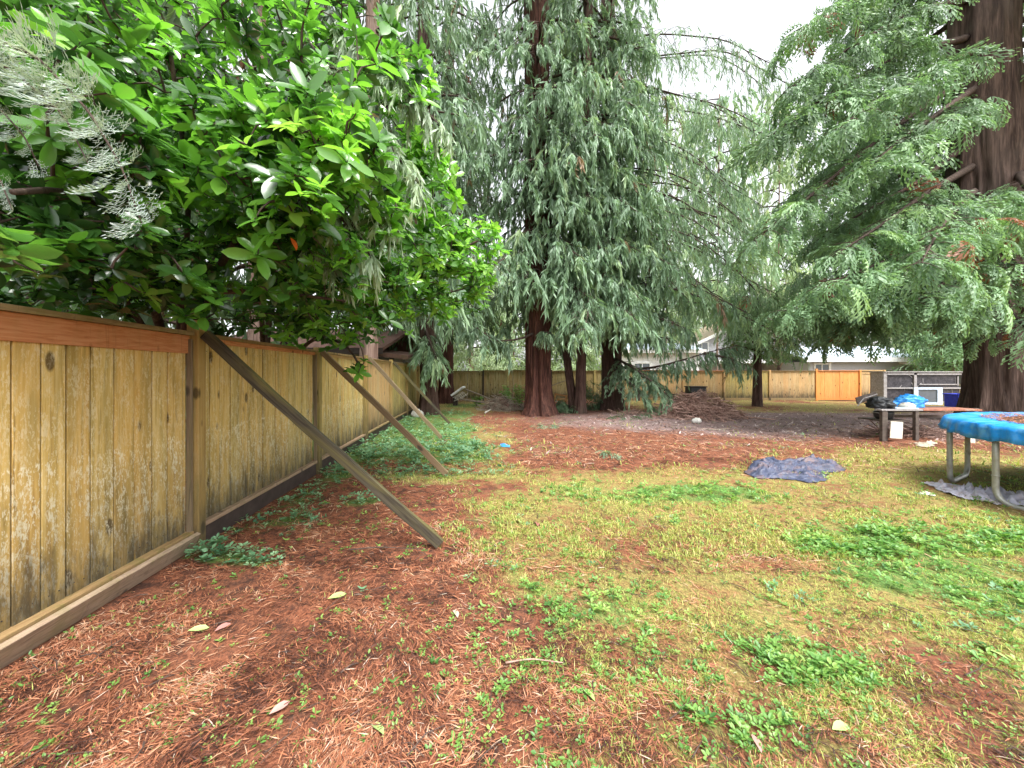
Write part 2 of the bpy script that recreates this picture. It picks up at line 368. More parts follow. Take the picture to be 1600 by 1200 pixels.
gZ = gz(gx, gy)*sm(60, 25, gy)
gv = np.stack([gx, gy, gZ], 1)
nx, ny = len(xs), len(ys)
i = np.arange(ny-1)[:, None]*nx; j = np.arange(nx-1)[None]
gq = np.stack([i+j, i+j+1, i+j+1+nx, i+j+nx], -1).reshape(-1, 4)
g = Geo(); g.add(gv, None, gq, np.stack([ga, np.maximum(wa*.8, ca), cha], 1))
k = NT('yard_soil'); a, b, c = k.tint()
v = k.coord('Object'); vs = k.coord('Object', (1, .6, 1))
fine = k.noise(vs, 75, 6, .8, .8); mid = k.noise(v, 9, 5, .7, .5); big = k.noise(v, 1.6, 4)
litter = k.ramp(fine, [(.33, (.022, .013, .010)), (.45, (.105, .038, .023)), (.56, (.24, .085, .044)), (.70, (.34, .16, .09))])
m2 = k.noise(v, 3.2, 5, .75, .8)
litter = k.mix(k.ramp(m2, [(.44, 0.), (.60, .28)]), litter, (.29, .135, .08))
litter = k.mix(k.ramp(mid, [(.47, 0.), (.62, .8)]), litter, (.030, .020, .017))
chipc = k.ramp(fine, [(.34, (.05, .034, .032)), (.48, (.17, .115, .105)), (.60, (.32, .24, .23)), (.72, (.50, .42, .41))])
chipc = k.mix(k.ramp(mid, [(.52, 0.), (.7, .6)]), chipc, (.10, .07, .07))
grs = k.ramp(fine, [(.32, (.045, .045, .018)), (.45, (.16, .14, .045)), (.57, (.33, .31, .095)), (.70, (.46, .40, .17))])
grs = k.mix(k.ramp(k.noise(v, 5, 6, .75, 1.0), [(.50, 0.), (.64, .6)]), grs, (.26, .12, .06))
wdc = k.ramp(fine, [(.3, (.03, .06, .02)), (.5, (.08, .17, .04)), (.7, (.16, .28, .08))])
col = k.mix(c, litter, chipc)
thr = k.math('ADD', a, k.math('MULTIPLY', k.math('SUBTRACT', mid, .5), 1.6))
col = k.mix(k.ramp(thr, [(.40, 0.), (.85, .8)]), col, grs)
thr2 = k.math('ADD', b, k.math('MULTIPLY', k.math('SUBTRACT', mid, .5), 1.2))
col = k.mix(k.ramp(thr2, [(.45, 0.), (.8, .85)]), col, wdc)
M['ground'] = k.bsdf(col, .9, k.bump(fine, .6, .02), .15)
tag(g.build('ground', M['ground'], smooth=True), kind='structure')

def rotz(a):
    c, s = np.cos(a), np.sin(a); m = np.zeros((len(a), 3, 3)); m[:, 0, 0] = c; m[:, 0, 1] = -s; m[:, 1, 0] = s; m[:, 1, 1] = c; m[:, 2, 2] = 1; return m
def rotx(a):
    c, s = np.cos(a), np.sin(a); m = np.zeros((len(a), 3, 3)); m[:, 0, 0] = 1; m[:, 1, 1] = c; m[:, 1, 2] = -s; m[:, 2, 1] = s; m[:, 2, 2] = c; return m
def roty(a):
    c, s = np.cos(a), np.sin(a); m = np.zeros((len(a), 3, 3)); m[:, 1, 1] = 1; m[:, 0, 0] = c; m[:, 0, 2] = s; m[:, 2, 0] = -s; m[:, 2, 2] = c; return m
def align(d, roll=None):
    """matrices whose Z column is d"""
    d = d/np.linalg.norm(d, axis=1)[:, None]
    ref = np.where(np.abs(d[:, 2:3]) > .95, [[1., 0, 0]], [[0, 0, 1.]])
    u = np.cross(ref, d); u /= np.linalg.norm(u, axis=1)[:, None]; w = np.cross(d, u)
    m = np.stack([u, w, d], 2)
    return m@rotz(roll) if roll is not None else m
def fencex(y): return -2.41-.0991*y

# sample ground points, density falling off with distance
def gpts(n, y0, y1, power=2.0, margin=1.15):
    u = rng.random(n)
    if power == 2.0: y = 1/(1/y0+(1/y1-1/y0)*u)
    else: y = y0*(y1/y0)**u
    x = (rng.random(n)*2-1)*1.40*margin*y
    k = (x > fencex(y)+.06) & (y < 20.2)
    return x[k], y[k]
# litter: needles and sprigs
pl = []
for q in range(4):
    bend = rng.uniform(-.25, .25)
    v = np.array([[-.5, 0, 0], [-.5, .045, .0], [0, -.05+bend*.3, .05], [0, .05+bend*.3, .05], [.5, bend, 0.02], [.5, bend+.02, 0.02]])
    v[1, 1] = .05
    pl.append((v, np.zeros((0, 3), int), np.array([[0, 2, 3, 1], [2, 4, 5, 3]]), np.full(6, .5)))
ltr = Geo()
for (n, y0, y1, ln) in ((110000, 1.3, 3.3, .042), (80000, 2.8, 9, .065), (50000, 5.5, 19, .12)):
    x, y = gpts(n, y0, y1)
    gr, we, cv, ch, n1, n2 = masks(x, y)
    keep = rng.random(len(x)) < np.clip(1.0-.55*gr-.5*cv-.4*we-.5*ch, .10, 1)*(.12+.88*sm(.40, .56, n2+rng.random(len(x))*.18))
    x, y, n1 = x[keep], y[keep], n1[keep]; N = len(x)
    L_ = ln*rng.uniform(.5, 1.5, N)
    W_ = L_*rng.uniform(.5, 1.0, N)*1.0
    # litter lies in loosely combed directions
    ang = fbm(x*1.5, y*1.5, 71, 2)*6+rng.normal(0, .8, N)
    Mx = rotz(ang)@roty(rng.normal(0, .18, N))@rotx(rng.normal(0, .3, N))
    Mx = Mx*np.stack([L_, W_, L_], 1)[:, None, :]
    Lc = np.stack([x, y, gz(x, y)+.004+rng.random(N)*.012], 1)
    ti = np.stack([np.clip(rng.normal(.5, .24, N)+(fbm(x*4, y*4, 77, 2)-.5)*.9+sm(5, 8, y)*(rng.random(N)-.15)*.5, 0, 1), rng.random(N), rng.random(N)], 1)
    w = rng.integers(0, 4, N)
    for q in range(4):
        s = w == q; ltr.scatter(pl[q], Mx[s], Lc[s], ti[s])
tag(ltr.build('needle_litter', M['litter']), kind='stuff')
# pale chips
chp = Geo(); x, y = gpts(34000, 6.5, 18)
gr, we, cv, ch, n1, n2 = masks(x, y); keep = rng.random(len(x)) < ch*.9; x, y = x[keep], y[keep]; N = len(x)
L_ = rng.uniform(.04, .17, N); Mx = rotz(rng.random(N)*6.28)@roty(rng.normal(0, .3, N)); Mx = Mx*np.stack([L_, L_*2.5, L_], 1)[:, None, :]
chp.scatter(pl[0], Mx, np.stack([x, y, gz(x, y)+.008], 1), np.stack([rng.random(N), rng.random(N)*.9, rng.random(N)], 1))
tag(chp.build('bark_chips', M['chip']), kind='stuff')
# grass blades
gb = []
for q in range(5):
    l = rng.uniform(.3, .9); w_ = .035
    v = np.array([[-w_, 0, 0], [w_, 0, 0], [-w_*.8, l*.35, .6], [w_*.8, l*.35, .6], [0, l, .9]])
    gb.append((v, np.array([[2, 3, 4]]), np.array([[0, 1, 3, 2]]), np.array([0, 0, .5, .5, 1.])))
gra = Geo()
for (n, y0, y1, ht, wm) in ((140000, 1.3, 3.5, .034, 1.2), (120000, 3, 8, .05, 1.6), (30000, 6, 20, .075, 2.6)):
    x, y = gpts(n, y0, y1)
    gr, we, cv, ch, n1, n2 = masks(x, y); keep = rng.random(len(x)) < np.clip(gr*1.0-.05, .02, 1)*(.12+.88*sm(.42, .55, n2+(fbm(x*11, y*11, 95, 2)-.5)*.3)); x, y, n2 = x[keep], y[keep], n2[keep]; N = len(x)
    h = ht*rng.uniform(.5, 1.6, N)
    Mx = rotz(rng.random(N)*6.28)@rotx(rng.normal(-.25, .35, N)); Mx = Mx*np.stack([h*wm, h, h*.75], 1)[:, None, :]
    ti = np.stack([np.clip(rng.normal(.52, .22, N)+(n2-.5)*.8, 0, 1), rng.random(N), rng.random(N)], 1)
    w = rng.integers(0, 5, N); Lc = np.stack([x, y, gz(x, y)-.003], 1)
    for q in range(5):
        s = w == q; gra.scatter(gb[q], Mx[s], Lc[s], ti[s])
tag(gra.build('grass', M['grass']), kind='stuff')
# leafy weeds: little rosettes of lobed leaves
def rosette(nl, seed, up=.5):
    r = np.random.default_rng(seed); V, T, Q, C = [], [], [], []; n = 0
    for q in range(nl):
        a = q*2.4+r.normal(0, .3); l = r.uniform(.6, 1.1); e = r.uniform(.15, up)
        base = np.array([[0, .25*l, 0], [-.20, .55*l, .03], [0, .5*l, -.03], [.20, .55*l, .03], [-.17, .85*l, .02], [0, .85*l, -.02], [.17, .85*l, .02], [0, 1.1*l, -.02], [0, 0, -.1], [.03, .0, -.1]])*np.array([1., 1, 1])
        c_, s_ = math.cos(e), math.sin(e)
        b = base.copy(); b[:, 1] = base[:, 1]*c_-base[:, 2]*s_; b[:, 2] = base[:, 1]*s_+base[:, 2]*c_
        b[-2:, 2] = -.05
        b = b@np.array([[math.cos(a), math.sin(a), 0], [-math.sin(a), math.cos(a), 0], [0, 0, 1]])
        V.append(b); T += [[n, n+3, n+2], [n, n+2, n+1], [n+4, n+5, n+7], [n+5, n+6, n+7], [n+8, n+9, n]]; Q += [[n+1, n+2, n+5, n+4], [n+2, n+3, n+6, n+5]]; n += 10; C += [.5]*10
    return (np.vstack(V), np.array(T), np.array(Q), np.array(C))
ros = [rosette(r_, s_) for r_, s_ in ((4, 1), (5, 2), (6, 3), (3, 4), (7, 5))]
def plants(name, mi, specs, mat):
    ge = Geo()
    for (n, y0, y1, sz, hh) in specs:
        x, y = gpts(n, y0, y1); mk = masks(x, y)[mi]; n3 = fbm(x*6, y*6, 91, 2)
        keep = rng.random(len(x)) < np.clip(mk*1.05-.02, .14 if mi == 1 else .0, 1)*(.25+.75*sm(.40, .55, n3)); x, y, mk = x[keep], y[keep], mk[keep]; N = len(x)
        s_ = sz*rng.uniform(.5, 1.5, N)*(.7+.5*mk)
        Mx = rotz(rng.random(N)*6.28)@rotx(rng.normal(0, .3, N)); Mx = Mx*s_[:, None, None]
        ti = np.stack([np.clip(rng.normal(.5, .24, N), 0, 1), rng.random(N), rng.random(N)], 1); w = rng.integers(0, 5, N)
        Lc = np.stack([x, y, gz(x, y)+rng.random(N)*hh*mk+.006], 1)
        for q in range(5):
            k_ = w == q; ge.scatter(ros[q], Mx[k_], Lc[k_], ti[k_])
    return tag(ge.build(name, mat), kind='stuff')
plants('leafy_weeds', 1, ((20000, 1.3, 3.8, .031, .04), (14000, 3, 9, .045, .06)), M['weed'])
plants('ground_cover', 2, ((22000, 2.2, 6, .045, .13), (26000, 5.5, 15, .06, .13)), M['cover'])
# stray big fallen leaves
fl = Geo()
def leafproto(w_=.19, fold=.06, droop=.12, k=3):
    ys_ = np.linspace(0, 1, k+2)[1:-1]**.9; V = [[0, 0, 0]]
    for y_ in ys_:
        ww = w_*math.sin(math.pi*min(1, (y_**1.25)))**.6; z = -droop*y_*y_
        V += [[-ww, y_, z+fold], [0, y_, z], [ww, y_, z+fold]]
    V.append([0, 1, -droop]); n = len(V); T = [[0, 2, 1], [0, 3, 2]]; Q = []
    for q in range(k-1):
        a_ = 1+3*q; Q += [[a_, a_+1, a_+4, a_+3], [a_+1, a_+2, a_+5, a_+4]]
    a_ = 1+3*(k-1); T += [[a_, a_+1, n-1], [a_+1, a_+2, n-1]]
    return (np.array(V, float), np.array(T), np.array(Q), np.full(n, .5))
lp = leafproto()
for (px, py, s_, a_, t_) in ((293, 995, .10, .4, .9), (335, 995, .09, 1.2, .05), (715, 965, .10, 1.9, .35), (815, 818, .12, 2.0, .8), (840, 822, .13, 1.5, .0), (1583, 1028, .16, 1.7, .8), (512, 940, .12, .7, .7), (455, 860, .08, 2.2, .6), (716, 836, .07, 1.6, .1), (1010, 990, .08, .6, .9),
                           (930, 1095, .1, 2., .8), (420, 1120, .09, 1., .1), (1300, 1140, .1, .3, .8), (600, 1150, .1, 2.4, .85), (1190, 1180, .09, 1.3, .1)):
    p = G(px, py); p[2] = gz(p[0], p[1])+.02
    m_ = rotz(np.array([a_-1.57]))@roty(np.array([.3]))*s_
    fl.scatter((lp[0], lp[1], lp[2], lp[3]), m_, p[None], np.array([[t_, .3, .5]]))
k = NT('fallen_leaf'); a, b, c = k.tint(); M['fallen'] = k.bsdf(k.ramp(a, [(0, (.35, .14, .12)), (.3, (.5, .38, .34)), (.6, (.3, .4, .12)), (1, (.30, .44, .16))]), .35, spec=.5)
tag(fl.build('fallen_leaves', M['fallen'], smooth=True), kind='stuff')

# ------------------------------------------------------------------ left fence
dn = np.array([-.0991, 1, 0])/math.hypot(1, .0991); nn_ = np.array([dn[1], -dn[0], 0])
FR = np.stack([nn_, dn, [0, 0, 1]], 1)
def FP(y, off=0, z=0): return np.array([fencex(y), y, 0])+nn_*off+np.array([0, 0, z])
lf = thing('wooden_fence', FP(3.1), 'long golden board fence down the left side, streaked dark, held up by timber props', 'fence')
PY = [-1.70, .73]+[3.16+2.43*q for q in range(8)]
for q in range(len(PY)-1):
    y0, y1 = PY[q]+.055, PY[q+1]-.055
    top = 1.83
    g = Geo(); y = y0+.02
    while y < y1-.04:
        wd = min(rng.uniform(.128, .150), y1-.02-y)
        g.box(FP(y+wd/2, -.03+rng.normal(0, .0035), (top+.10)/2), (.019, wd-.009+rng.normal(0, .001), top-.10), FR@np.array(rotz(np.array([rng.normal(0, .012)]))[0]), rng.random(3))
        if q < 3:
            for zn in (.24, 1.70): g.box(FP(y+wd*.3, -.0195, zn+rng.normal(0, .01)), (.003, .007, .007), FR, m=1); g.box(FP(y+wd*.7, -.0195, zn+rng.normal(0, .01)), (.003, .007, .007), FR, m=1)
        y += wd
    g.box(FP((y0+y1)/2, -.046, (top+.10)/2), (.008, y1-y0, top-.10), FR, (.1, .1, .1), m=1)  # black sheet behind the boards stands in for shade in the gaps
    mt = M['board'] if q < 4 else M['board_tan'] if q < 5 else M['board2']
    g.build('panel', [mt, M['dark']], lf, bevel=.0025 if q < 4 else 0)
    # top trim on the face of the panel
    g = Geo()
    if q == 1: g.box(FP((y0+y1)/2, -.008, 1.745), (.021, y1-y0, .150), FR)
    else: g.box(FP((y0+y1)/2, -.008, 1.80), (.021, y1-y0, .045), FR)
    g.build('top_trim', M['fascia'] if q in (1, 2) else M['board_tan'], lf, bevel=.002)
    g = Geo(); g.box(FP((y0+y1)/2, -.02, 1.841), (.125, y1-y0+.0, .034), FR@np.array(roty(np.array([.06]))[0])); 
    g.build('cap_rail', M['cap'], lf, bevel=.003)
    # side strips
    for yy in (y0+.012, y1-.012):
        g = Geo(); g.box(FP(yy, .006, .97), (.04, .02, 1.64), FR)
        g.build('frame_strip', M['brace2'] if q < 3 else M['post'], lf)
    g = Geo()
    if q == 1:   # the wide plank lying out from the foot of the nearest panel
        g.box(FP((y0+y1)/2, .035, .085), (.035, y1-y0+.03, .15), FR@np.array(roty(np.array([.42]))[0]))
        g.build('kickboard', M['kick'], lf, bevel=.004)
        g = Geo(); g.box(FP((y0+y1)/2, -.005, .160), (.085, y1-y0, .028), FR); g.build('bottom_rail', M['cap'], lf, bevel=.003)
    else:
        g.box(FP((y0+y1)/2, -.005, .07), (.036, y1-y0, .17), FR); g.build('kickboard', M['trim_dark'], lf, bevel=.003)
        g = Geo(); g.box(FP((y0+y1)/2, .002, .178), (.062, y1-y0, .036), FR); g.build('bottom_rail', M['kick'] if q < 4 else M['cap'], lf, bevel=.003)
for q, y in enumerate(PY[1:]):
    g = Geo(); h = 1.955 if q == 1 else 1.90
    g.box(FP(y, .012, h/2-.05), (.092, .090, h+.1), FR)
    g.build('fence_post', M['post'], lf, bevel=.004)

# ------------------------------------------------------------------ props
def timber(name, a, b, w_, t_, mt, label, cat, group, up=(0, 0, 1), seg=14, warp=.012):
    a = np.array(a, float); b = np.array(b, float); d = b-a; L_ = np.linalg.norm(d); d /= L_
    s_ = np.cross(d, up); s_ /= np.linalg.norm(s_); u_ = np.cross(s_, d)
    g = Geo(); V = []
    for q in range(seg+1):
        t = q/seg; c = np.array([0, 0, t*L_]); o1 = warp*math.sin(3*t+a[1])+rng.normal(0, .0015); o2 = warp*.6*math.sin(4.4*t+1)
        ww = w_/2+rng.normal(0, .0012)
        for sx, sy in ((-1, -1), (1, -1), (1, 1), (-1, 1)): V.append([sx*t_/2+o2, sy*ww+o1, t*L_])
    Q = []
    for q in range(seg):
        for e in range(4): Q.append([4*q+e, 4*q+(e+1) % 4, 4*q+4+(e+1) % 4, 4*q+4+e])
    Q += [[3, 2, 1, 0], [4*seg, 4*seg+1, 4*seg+2, 4*seg+3]]
    g.add(V, None, Q, rng.random(3)); o = g.build(name, mt, bevel=.004)
    o.matrix_world = Matrix(((s_[0], u_[0], d[0], a[0]), (s_[1], u_[1], d[1], a[1]), (s_[2], u_[2], d[2], a[2]), (0, 0, 0, 1)))
    return tag(o, label, cat, group)
BG = 'timber props bracing the left fence'
def prop(y, px, py, w_, t_, mt, label, z=1.84):
    b = G(px, py); b[2] = .0
    timber('fence_prop', FP(y, .085, z), b+np.array([0, 0, .01]), w_, t_, mt, label, 'prop', BG)
prop(3.16, 688, 853, .088, .042, M['brace'], 'thick dark weathered timber prop leaning from the nearest fence post')
prop(5.59, 697, 743, .085, .04, M['brace2'], 'brown timber prop, second from the camera, slanting to the needle litter', 1.84)
prop(8.02, 697, 692, .08, .04, M['brace2'], 'thin timber prop, third from the camera, footed in the ground cover', 1.84)
prop(10.45, 702, 662, .08, .04, M['brace'], 'farthest grey timber prop ending beside the left trunk', 1.84)

# ------------------------------------------------------------------ back fence
YB = 20.5
bf = thing('wooden_fence', (6, YB, 0), 'patchwork board fence across the back of the yard with mixed olive, tan and orange panels', 'fence')
X0 = -4.45; bounds = [X0]+[(p-800)/F*YB for p in (689, 755, 793, 861, 929, 998, 1067, 1131, 1202, 1275, 1343, 1381)]
kinds = ['board_far']*6+['board_tan', 'board_tan', 'board2', 'board_tan', 'board_new', 'board_tan']
for q in range(len(bounds)-1):
    a_, b_ = bounds[q]+.05, bounds[q+1]-.05; g = Geo(); x = a_; tp = 1.66+rng.uniform(-.02, .02)
    while x < b_-.03:
        wd = min(.21 if kinds[q] == 'board_new' else .145, b_-x)
        g.box((x+wd/2, YB+rng.normal(0, .003), tp/2+.02), (wd-.006, .02, tp-.06), None, rng.random(3)); x += wd
    g.build('panel', M[kinds[q]], bf)
    g = Geo(); g.box(((a_+b_)/2, YB-.02, tp+.01), (b_-a_, .10, .035)); g.build('cap_rail', M['fascia'] if q in (6, 7, 10) else M['cap'], bf)
    if q not in (9, 10): 
        g = Geo(); g.box(((a_+b_)/2, YB-.025, tp-.05), (b_-a_, .02, .07 if q < 11 else .22)); g.build('top_trim', M[kinds[q]], bf)
    g = Geo(); g.box(((a_+b_)/2, YB-.03, .10), (b_-a_, .03, .12)); g.build('bottom_rail', M['board_new'] if q == 10 else M['cap'], bf)
for q, x in enumerate(bounds[1:]):
    g = Geo(); h = 1.78 if q in (2, 9) else 1.72
    g.box((x, YB-.02, h/2), (.095, .095, h), None); g.build('fence_post', M['board_new'] if q in (9, 10) else M['board_tan'] if q > 5 else M['trim_dark'] if q % 2 else M['board2'], bf)

# ------------------------------------------------------------------ foliage prototypes
def blade(V, Q, C, o, d, l, w_, side, c0, c1, sag=0.0):
    d = d/np.linalg.norm(d); s_ = np.cross(d, side); nrm = np.linalg.norm(s_)
    s_ = s_/nrm if nrm > 1e-6 else np.array([1., 0, 0])
    n = len(V); m_ = o+d*l*.45+np.array([0, 0, -sag*l*.2]); e = o+d*l+np.array([0, 0, -sag*l])
    V += [o, m_-s_*w_/2, e, m_+s_*w_/2]; Q.append([n, n+1, n+2, n+3]); C += [c0, (c0+c1)/2, c1, (c0+c1)/2]
def weep_proto(seed, nb=26, w_=.045, reach=.35):
    """a hanging tassel, unit drop: comes out along +X then falls; clusters of stringy strands"""
    r = np.random.default_rng(seed); V, Q, C = [], [], []
    def ax(t): return np.array([reach*math.sin(t*1.7), .0, .12*math.sin(t*3.1)-t**1.5*1.0])
    side = r.normal(size=3)
    for q in range(nb):
        t = r.uniform(.05, .85); o = ax(t); tg = ax(t+.05)-ax(t-.05); tg /= np.linalg.norm(tg)
        d = tg*.5+np.array([r.normal(0, .28), r.normal(0, .36), -.62-r.random()*.5])
        l = r.uniform(.20, .46)*(1.15-.45*t)
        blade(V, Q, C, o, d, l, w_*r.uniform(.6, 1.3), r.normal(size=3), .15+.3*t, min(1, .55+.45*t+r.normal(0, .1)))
    return (np.array(V), np.zeros((0, 3), int), np.array(Q), np.clip(np.array(C), 0, 1))
def frond_proto(seed, ns=8, w_=.05, droop=.45, tert=4):
    """a flat fern-like cedar spray, unit long, along +X, drooping at the end"""
    r = np.random.default_rng(seed); V, Q, C = [], [], []
    def ax(t): return np.array([t*(1-.15*t), .05*math.sin(3*t+seed), .10*math.sin(t*2.6)-droop*t*t])
    up = np.array([0, 0, 1.])
    for q in range(ns):
        t = (q+.6)/ns; o = ax(t); tg = ax(t+.04)-ax(t-.04); tg /= np.linalg.norm(tg)
        sd = np.cross(up, tg); sd /= np.linalg.norm(sd)
        for s_ in (-1, 1):
            l = .46*math.sin(.45+2.3*t)*r.uniform(.7, 1.2); d = tg*.75+sd*s_*.75+np.array([0, 0, -.12-.3*r.random()]); d /= np.linalg.norm(d)
            blade(V, Q, C, o, d, l, w_*.55, up, .1, .7, .15)
            for e in range(tert):
                u_ = (e+.7)/tert; oo = o+d*l*u_+np.array([0, 0, -.15*l*u_*u_])
                sg = 1 if e % 2 else -1; pd = np.cross(up, d)*sg*.6+d*.8+np.array([0, 0, -.15-.25*r.random()])
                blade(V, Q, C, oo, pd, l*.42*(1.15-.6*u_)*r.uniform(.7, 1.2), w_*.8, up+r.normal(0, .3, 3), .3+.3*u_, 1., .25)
    blade(V, Q, C, ax(.8), ax(1)-ax(.8), .3, w_, up, .6, 1.)
    return (np.array(V), np.zeros((0, 3), int), np.array(Q), np.clip(np.array(C), 0, 1))
WEEP = [weep_proto(s_, 28, .055) for s_ in range(6)]
WEEPS = [weep_proto(s_+20, 12, .075) for s_ in range(4)]
FROND = [frond_proto(s_, 8, .085, .62) for s_ in range(5)]
VEIL = [weep_proto(s_+40, 12, .032, .25) for s_ in range(4)]
FRONDS = [frond_proto(s_+9, 5, .10, .5, 2) for s_ in range(4)]

def interp(pts, n):
    pts = np.array(pts, float); d = np.r_[0, np.cumsum(np.linalg.norm(np.diff(pts, axis=0), axis=1))]
    t = np.linspace(0, d[-1], n); out = np.stack([np.interp(t, d, pts[:, q]) for q in range(3)], 1)
    for _ in range(2): out[1:-1] = (out[:-2]+2*out[1:-1]+out[2:])/4
    return out
def trunk_geo(g, pts, r0, r1, flare=.5, fh=.5, ridges=7, amp=.10, n=48, step=.14, sink=.15, lobes=5, seed=0, zf=9):
    r = np.random.default_rng(seed); pts = np.array(pts, float); pts[0, 2] -= sink
    L_ = np.linalg.norm(pts[-1]-pts[0]); zs = [0]; 
    while zs[-1] < L_: zs.append(zs[-1]+(step*.5 if zs[-1] < 1.2 else step*(1 if zs[-1] < zf else 5)))
    k_ = len(zs); t = np.minimum(np.array(zs)/L_, 1); d = np.r_[0, np.cumsum(np.linalg.norm(np.diff(pts, axis=0), axis=1))]; d /= d[-1]
    c = np.stack([np.interp(t, d, pts[:, q]) for q in range(3)], 1); z = t*L_
    a = np.linspace(0, 2*math.pi, n, endpoint=False); A, Z = np.meshgrid(a, z)
    rad = (r0+(r1-r0)*t)[:, None]*np.ones((1, n))
    fl_ = flare*np.exp(-np.maximum(Z-sink, 0)/fh)
    ph = r.random(4)*6.28
    lob = (np.cos(A*lobes+ph[0]+.3*np.sin(Z))*.5+np.cos(A*(lobes*2+1)+ph[1])*.25)
    rid = (fbm(A/6.283*ridges*3+0*Z+ (np.cos(A)*0), Z*.35, seed, 3)-.5)
    # make the ridge noise wrap round
    wgt = np.minimum(A, 2*math.pi-A)/.5; wgt = np.clip(wgt, 0, 1)
    rid = rid*wgt
    cr = 1-np.abs(2*fbm(A/6.283*lobes*1.7+.25*np.sin(Z*.8), Z*.10, seed+50, 2)-1)*4.5; cr = np.clip(cr, 0, 1)*wgt
    rad = rad*(1+fl_*(1+.45*lob)+amp*rid*2.0+.05*lob-cr*(.05+.22*np.exp(-np.maximum(Z-sink, 0)/1.6))*(1 if flare > .15 else 0))
    v = np.stack([c[:, 0:1]+np.cos(A)*rad, c[:, 1:2]+np.sin(A)*rad, c[:, 2:3]+0*A], -1).reshape(-1, 3)
    i = np.arange(k_-1)[:, None]*n; j = np.arange(n)[None]; j2 = (j+1) % n
    g.add(v, None, np.stack([i+j, i+j2, i+n+j2, i+n+j], -1).reshape(-1, 4), r.random(3))

def dress(fg, bg_, limb, kind, sub_len=1.2, gap=.22, spr=.7, per=5, r0=.06, r=None, dens=1.0, light=.5, hang=0.0, start=.12, sides=6, fine=True, wob=0):
    """side twigs and sprays along one limb; fg foliage Geo, bg_ branch Geo"""
    r = r or rng
    if wob: limb = interp(limb, 8); limb[1:] += np.cumsum(r.normal(0, wob*.35, (7, 3)), 0)*np.array([.6, 1, .8]); dens = dens*r.uniform(.5, 1.4)
    L_ = np.linalg.norm(np.diff(limb, axis=0), axis=1).sum(); n = max(4, int(L_/gap)); pts = interp(limb, n+1)
    bg_.tube(interp(limb, max(5, int(L_/.5))), np.linspace(r0, .012, max(5, int(L_/.5))), sides, r.random(3))
    O, D, S, TI = [], [], [], []
    lm = r.normal(light, .10)
    for q in range(1, n+1):
        t = q/n
        if t < start: continue
        tg = pts[q]-pts[q-1]; tg /= np.linalg.norm(tg)+1e-9
        for sgn in (-1, 1):
            if r.random() > dens: continue
            az = sgn*r.uniform(.6, 1.25); h = np.array([tg[0]*math.cos(az)-tg[1]*math.sin(az), tg[0]*math.sin(az)+tg[1]*math.cos(az), tg[2]*.5+r.normal(0, .18)])
            l = sub_len*(1.15-.75*t)*r.uniform(.5, 1.25)*min(1, .45+t*2)
            k_ = max(2, int(per*l/sub_len+.5)); e = pts[q]
            tw = [pts[q]+h*l*u_+np.array([0, 0, -(.25+hang)*l*u_*u_]) for u_ in np.linspace(0, 1, 4)]
            if fine: bg_.tube(tw, [.014, .01, .007, .004], 3, r.random(3), cap=False)
            cl = r.normal(0, .09)
            for u_ in np.linspace(.25, 1, k_):
                O.append(pts[q]+h*l*u_+np.array([0, 0, -(.25+hang)*l*u_*u_])); dd = h.copy(); dd[2] = 0
                a_ = r.normal(0, .7); dd = np.array([dd[0]*math.cos(a_)-dd[1]*math.sin(a_), dd[0]*math.sin(a_)+dd[1]*math.cos(a_), 0]); D.append(dd)
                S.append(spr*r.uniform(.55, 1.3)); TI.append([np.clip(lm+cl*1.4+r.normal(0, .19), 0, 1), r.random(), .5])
    if not O: return
    O, D, S, TI = map(np.array, (O, D, S, TI)); TI[:, 1] = np.where(TI[:, 1] > .9, 1, .3)*r.random(len(TI)) if False else TI[:, 1]
    N = len(O); az = np.arctan2(D[:, 1], D[:, 0]); protos = {'weep': WEEP, 'weil': VEIL, 'weeps': WEEPS, 'frond': FROND, 'fronds': FRONDS}[kind]
    pit = r.normal(.0, .14, N) if kind[0] == 'w' else r.normal(.42, .30, N)
    Mx = rotz(az)@roty(pit)@rotx(r.normal(0, .2 if kind[0] == 'w' else .5, N))
    sx = S[:, None]*np.stack([r.uniform(.7, 1.3, N), r.uniform(.8, 1.3, N), r.uniform(.8, 1.2, N)], 1) if kind[0] == 'w' else np.repeat(S[:, None], 3, 1)
    Mx = Mx*sx[:, None, :]; w_ = r.integers(0, len(protos), N)
    for q in range(len(protos)):
        s_ = w_ == q; fg.scatter(protos[q], Mx[s_], O[s_], TI[s_])

def auto_limbs(c0, c1, z0, z1, n, lfun, seed, az=None, dip=.35, rise=.1, hook=.3):
    r = np.random.default_rng(seed); out = []
    for q in range(n):
        t = (q+r.random())/n; z = z0+(z1-z0)*t; cc = c0+(c1-c0)*((z-c0[2])/(c1[2]-c0[2]))
        a = q*2.399+r.normal(0, .4) if az is None else r.uniform(*az); L_ = lfun(t)*r.uniform(.7, 1.2)
        pts = []
        for u_ in np.linspace(0, 1, 7):
            rr = L_*u_; a2 = a+.15*math.sin(3*u_+q)
            pts.append([cc[0]+math.cos(a2)*rr, cc[1]+math.sin(a2)*rr, z+L_*(rise*math.sin(u_*1.6)-dip*u_*u_+hook*max(0, u_-.7)**2)])
        out.append(np.array(pts))
    return out

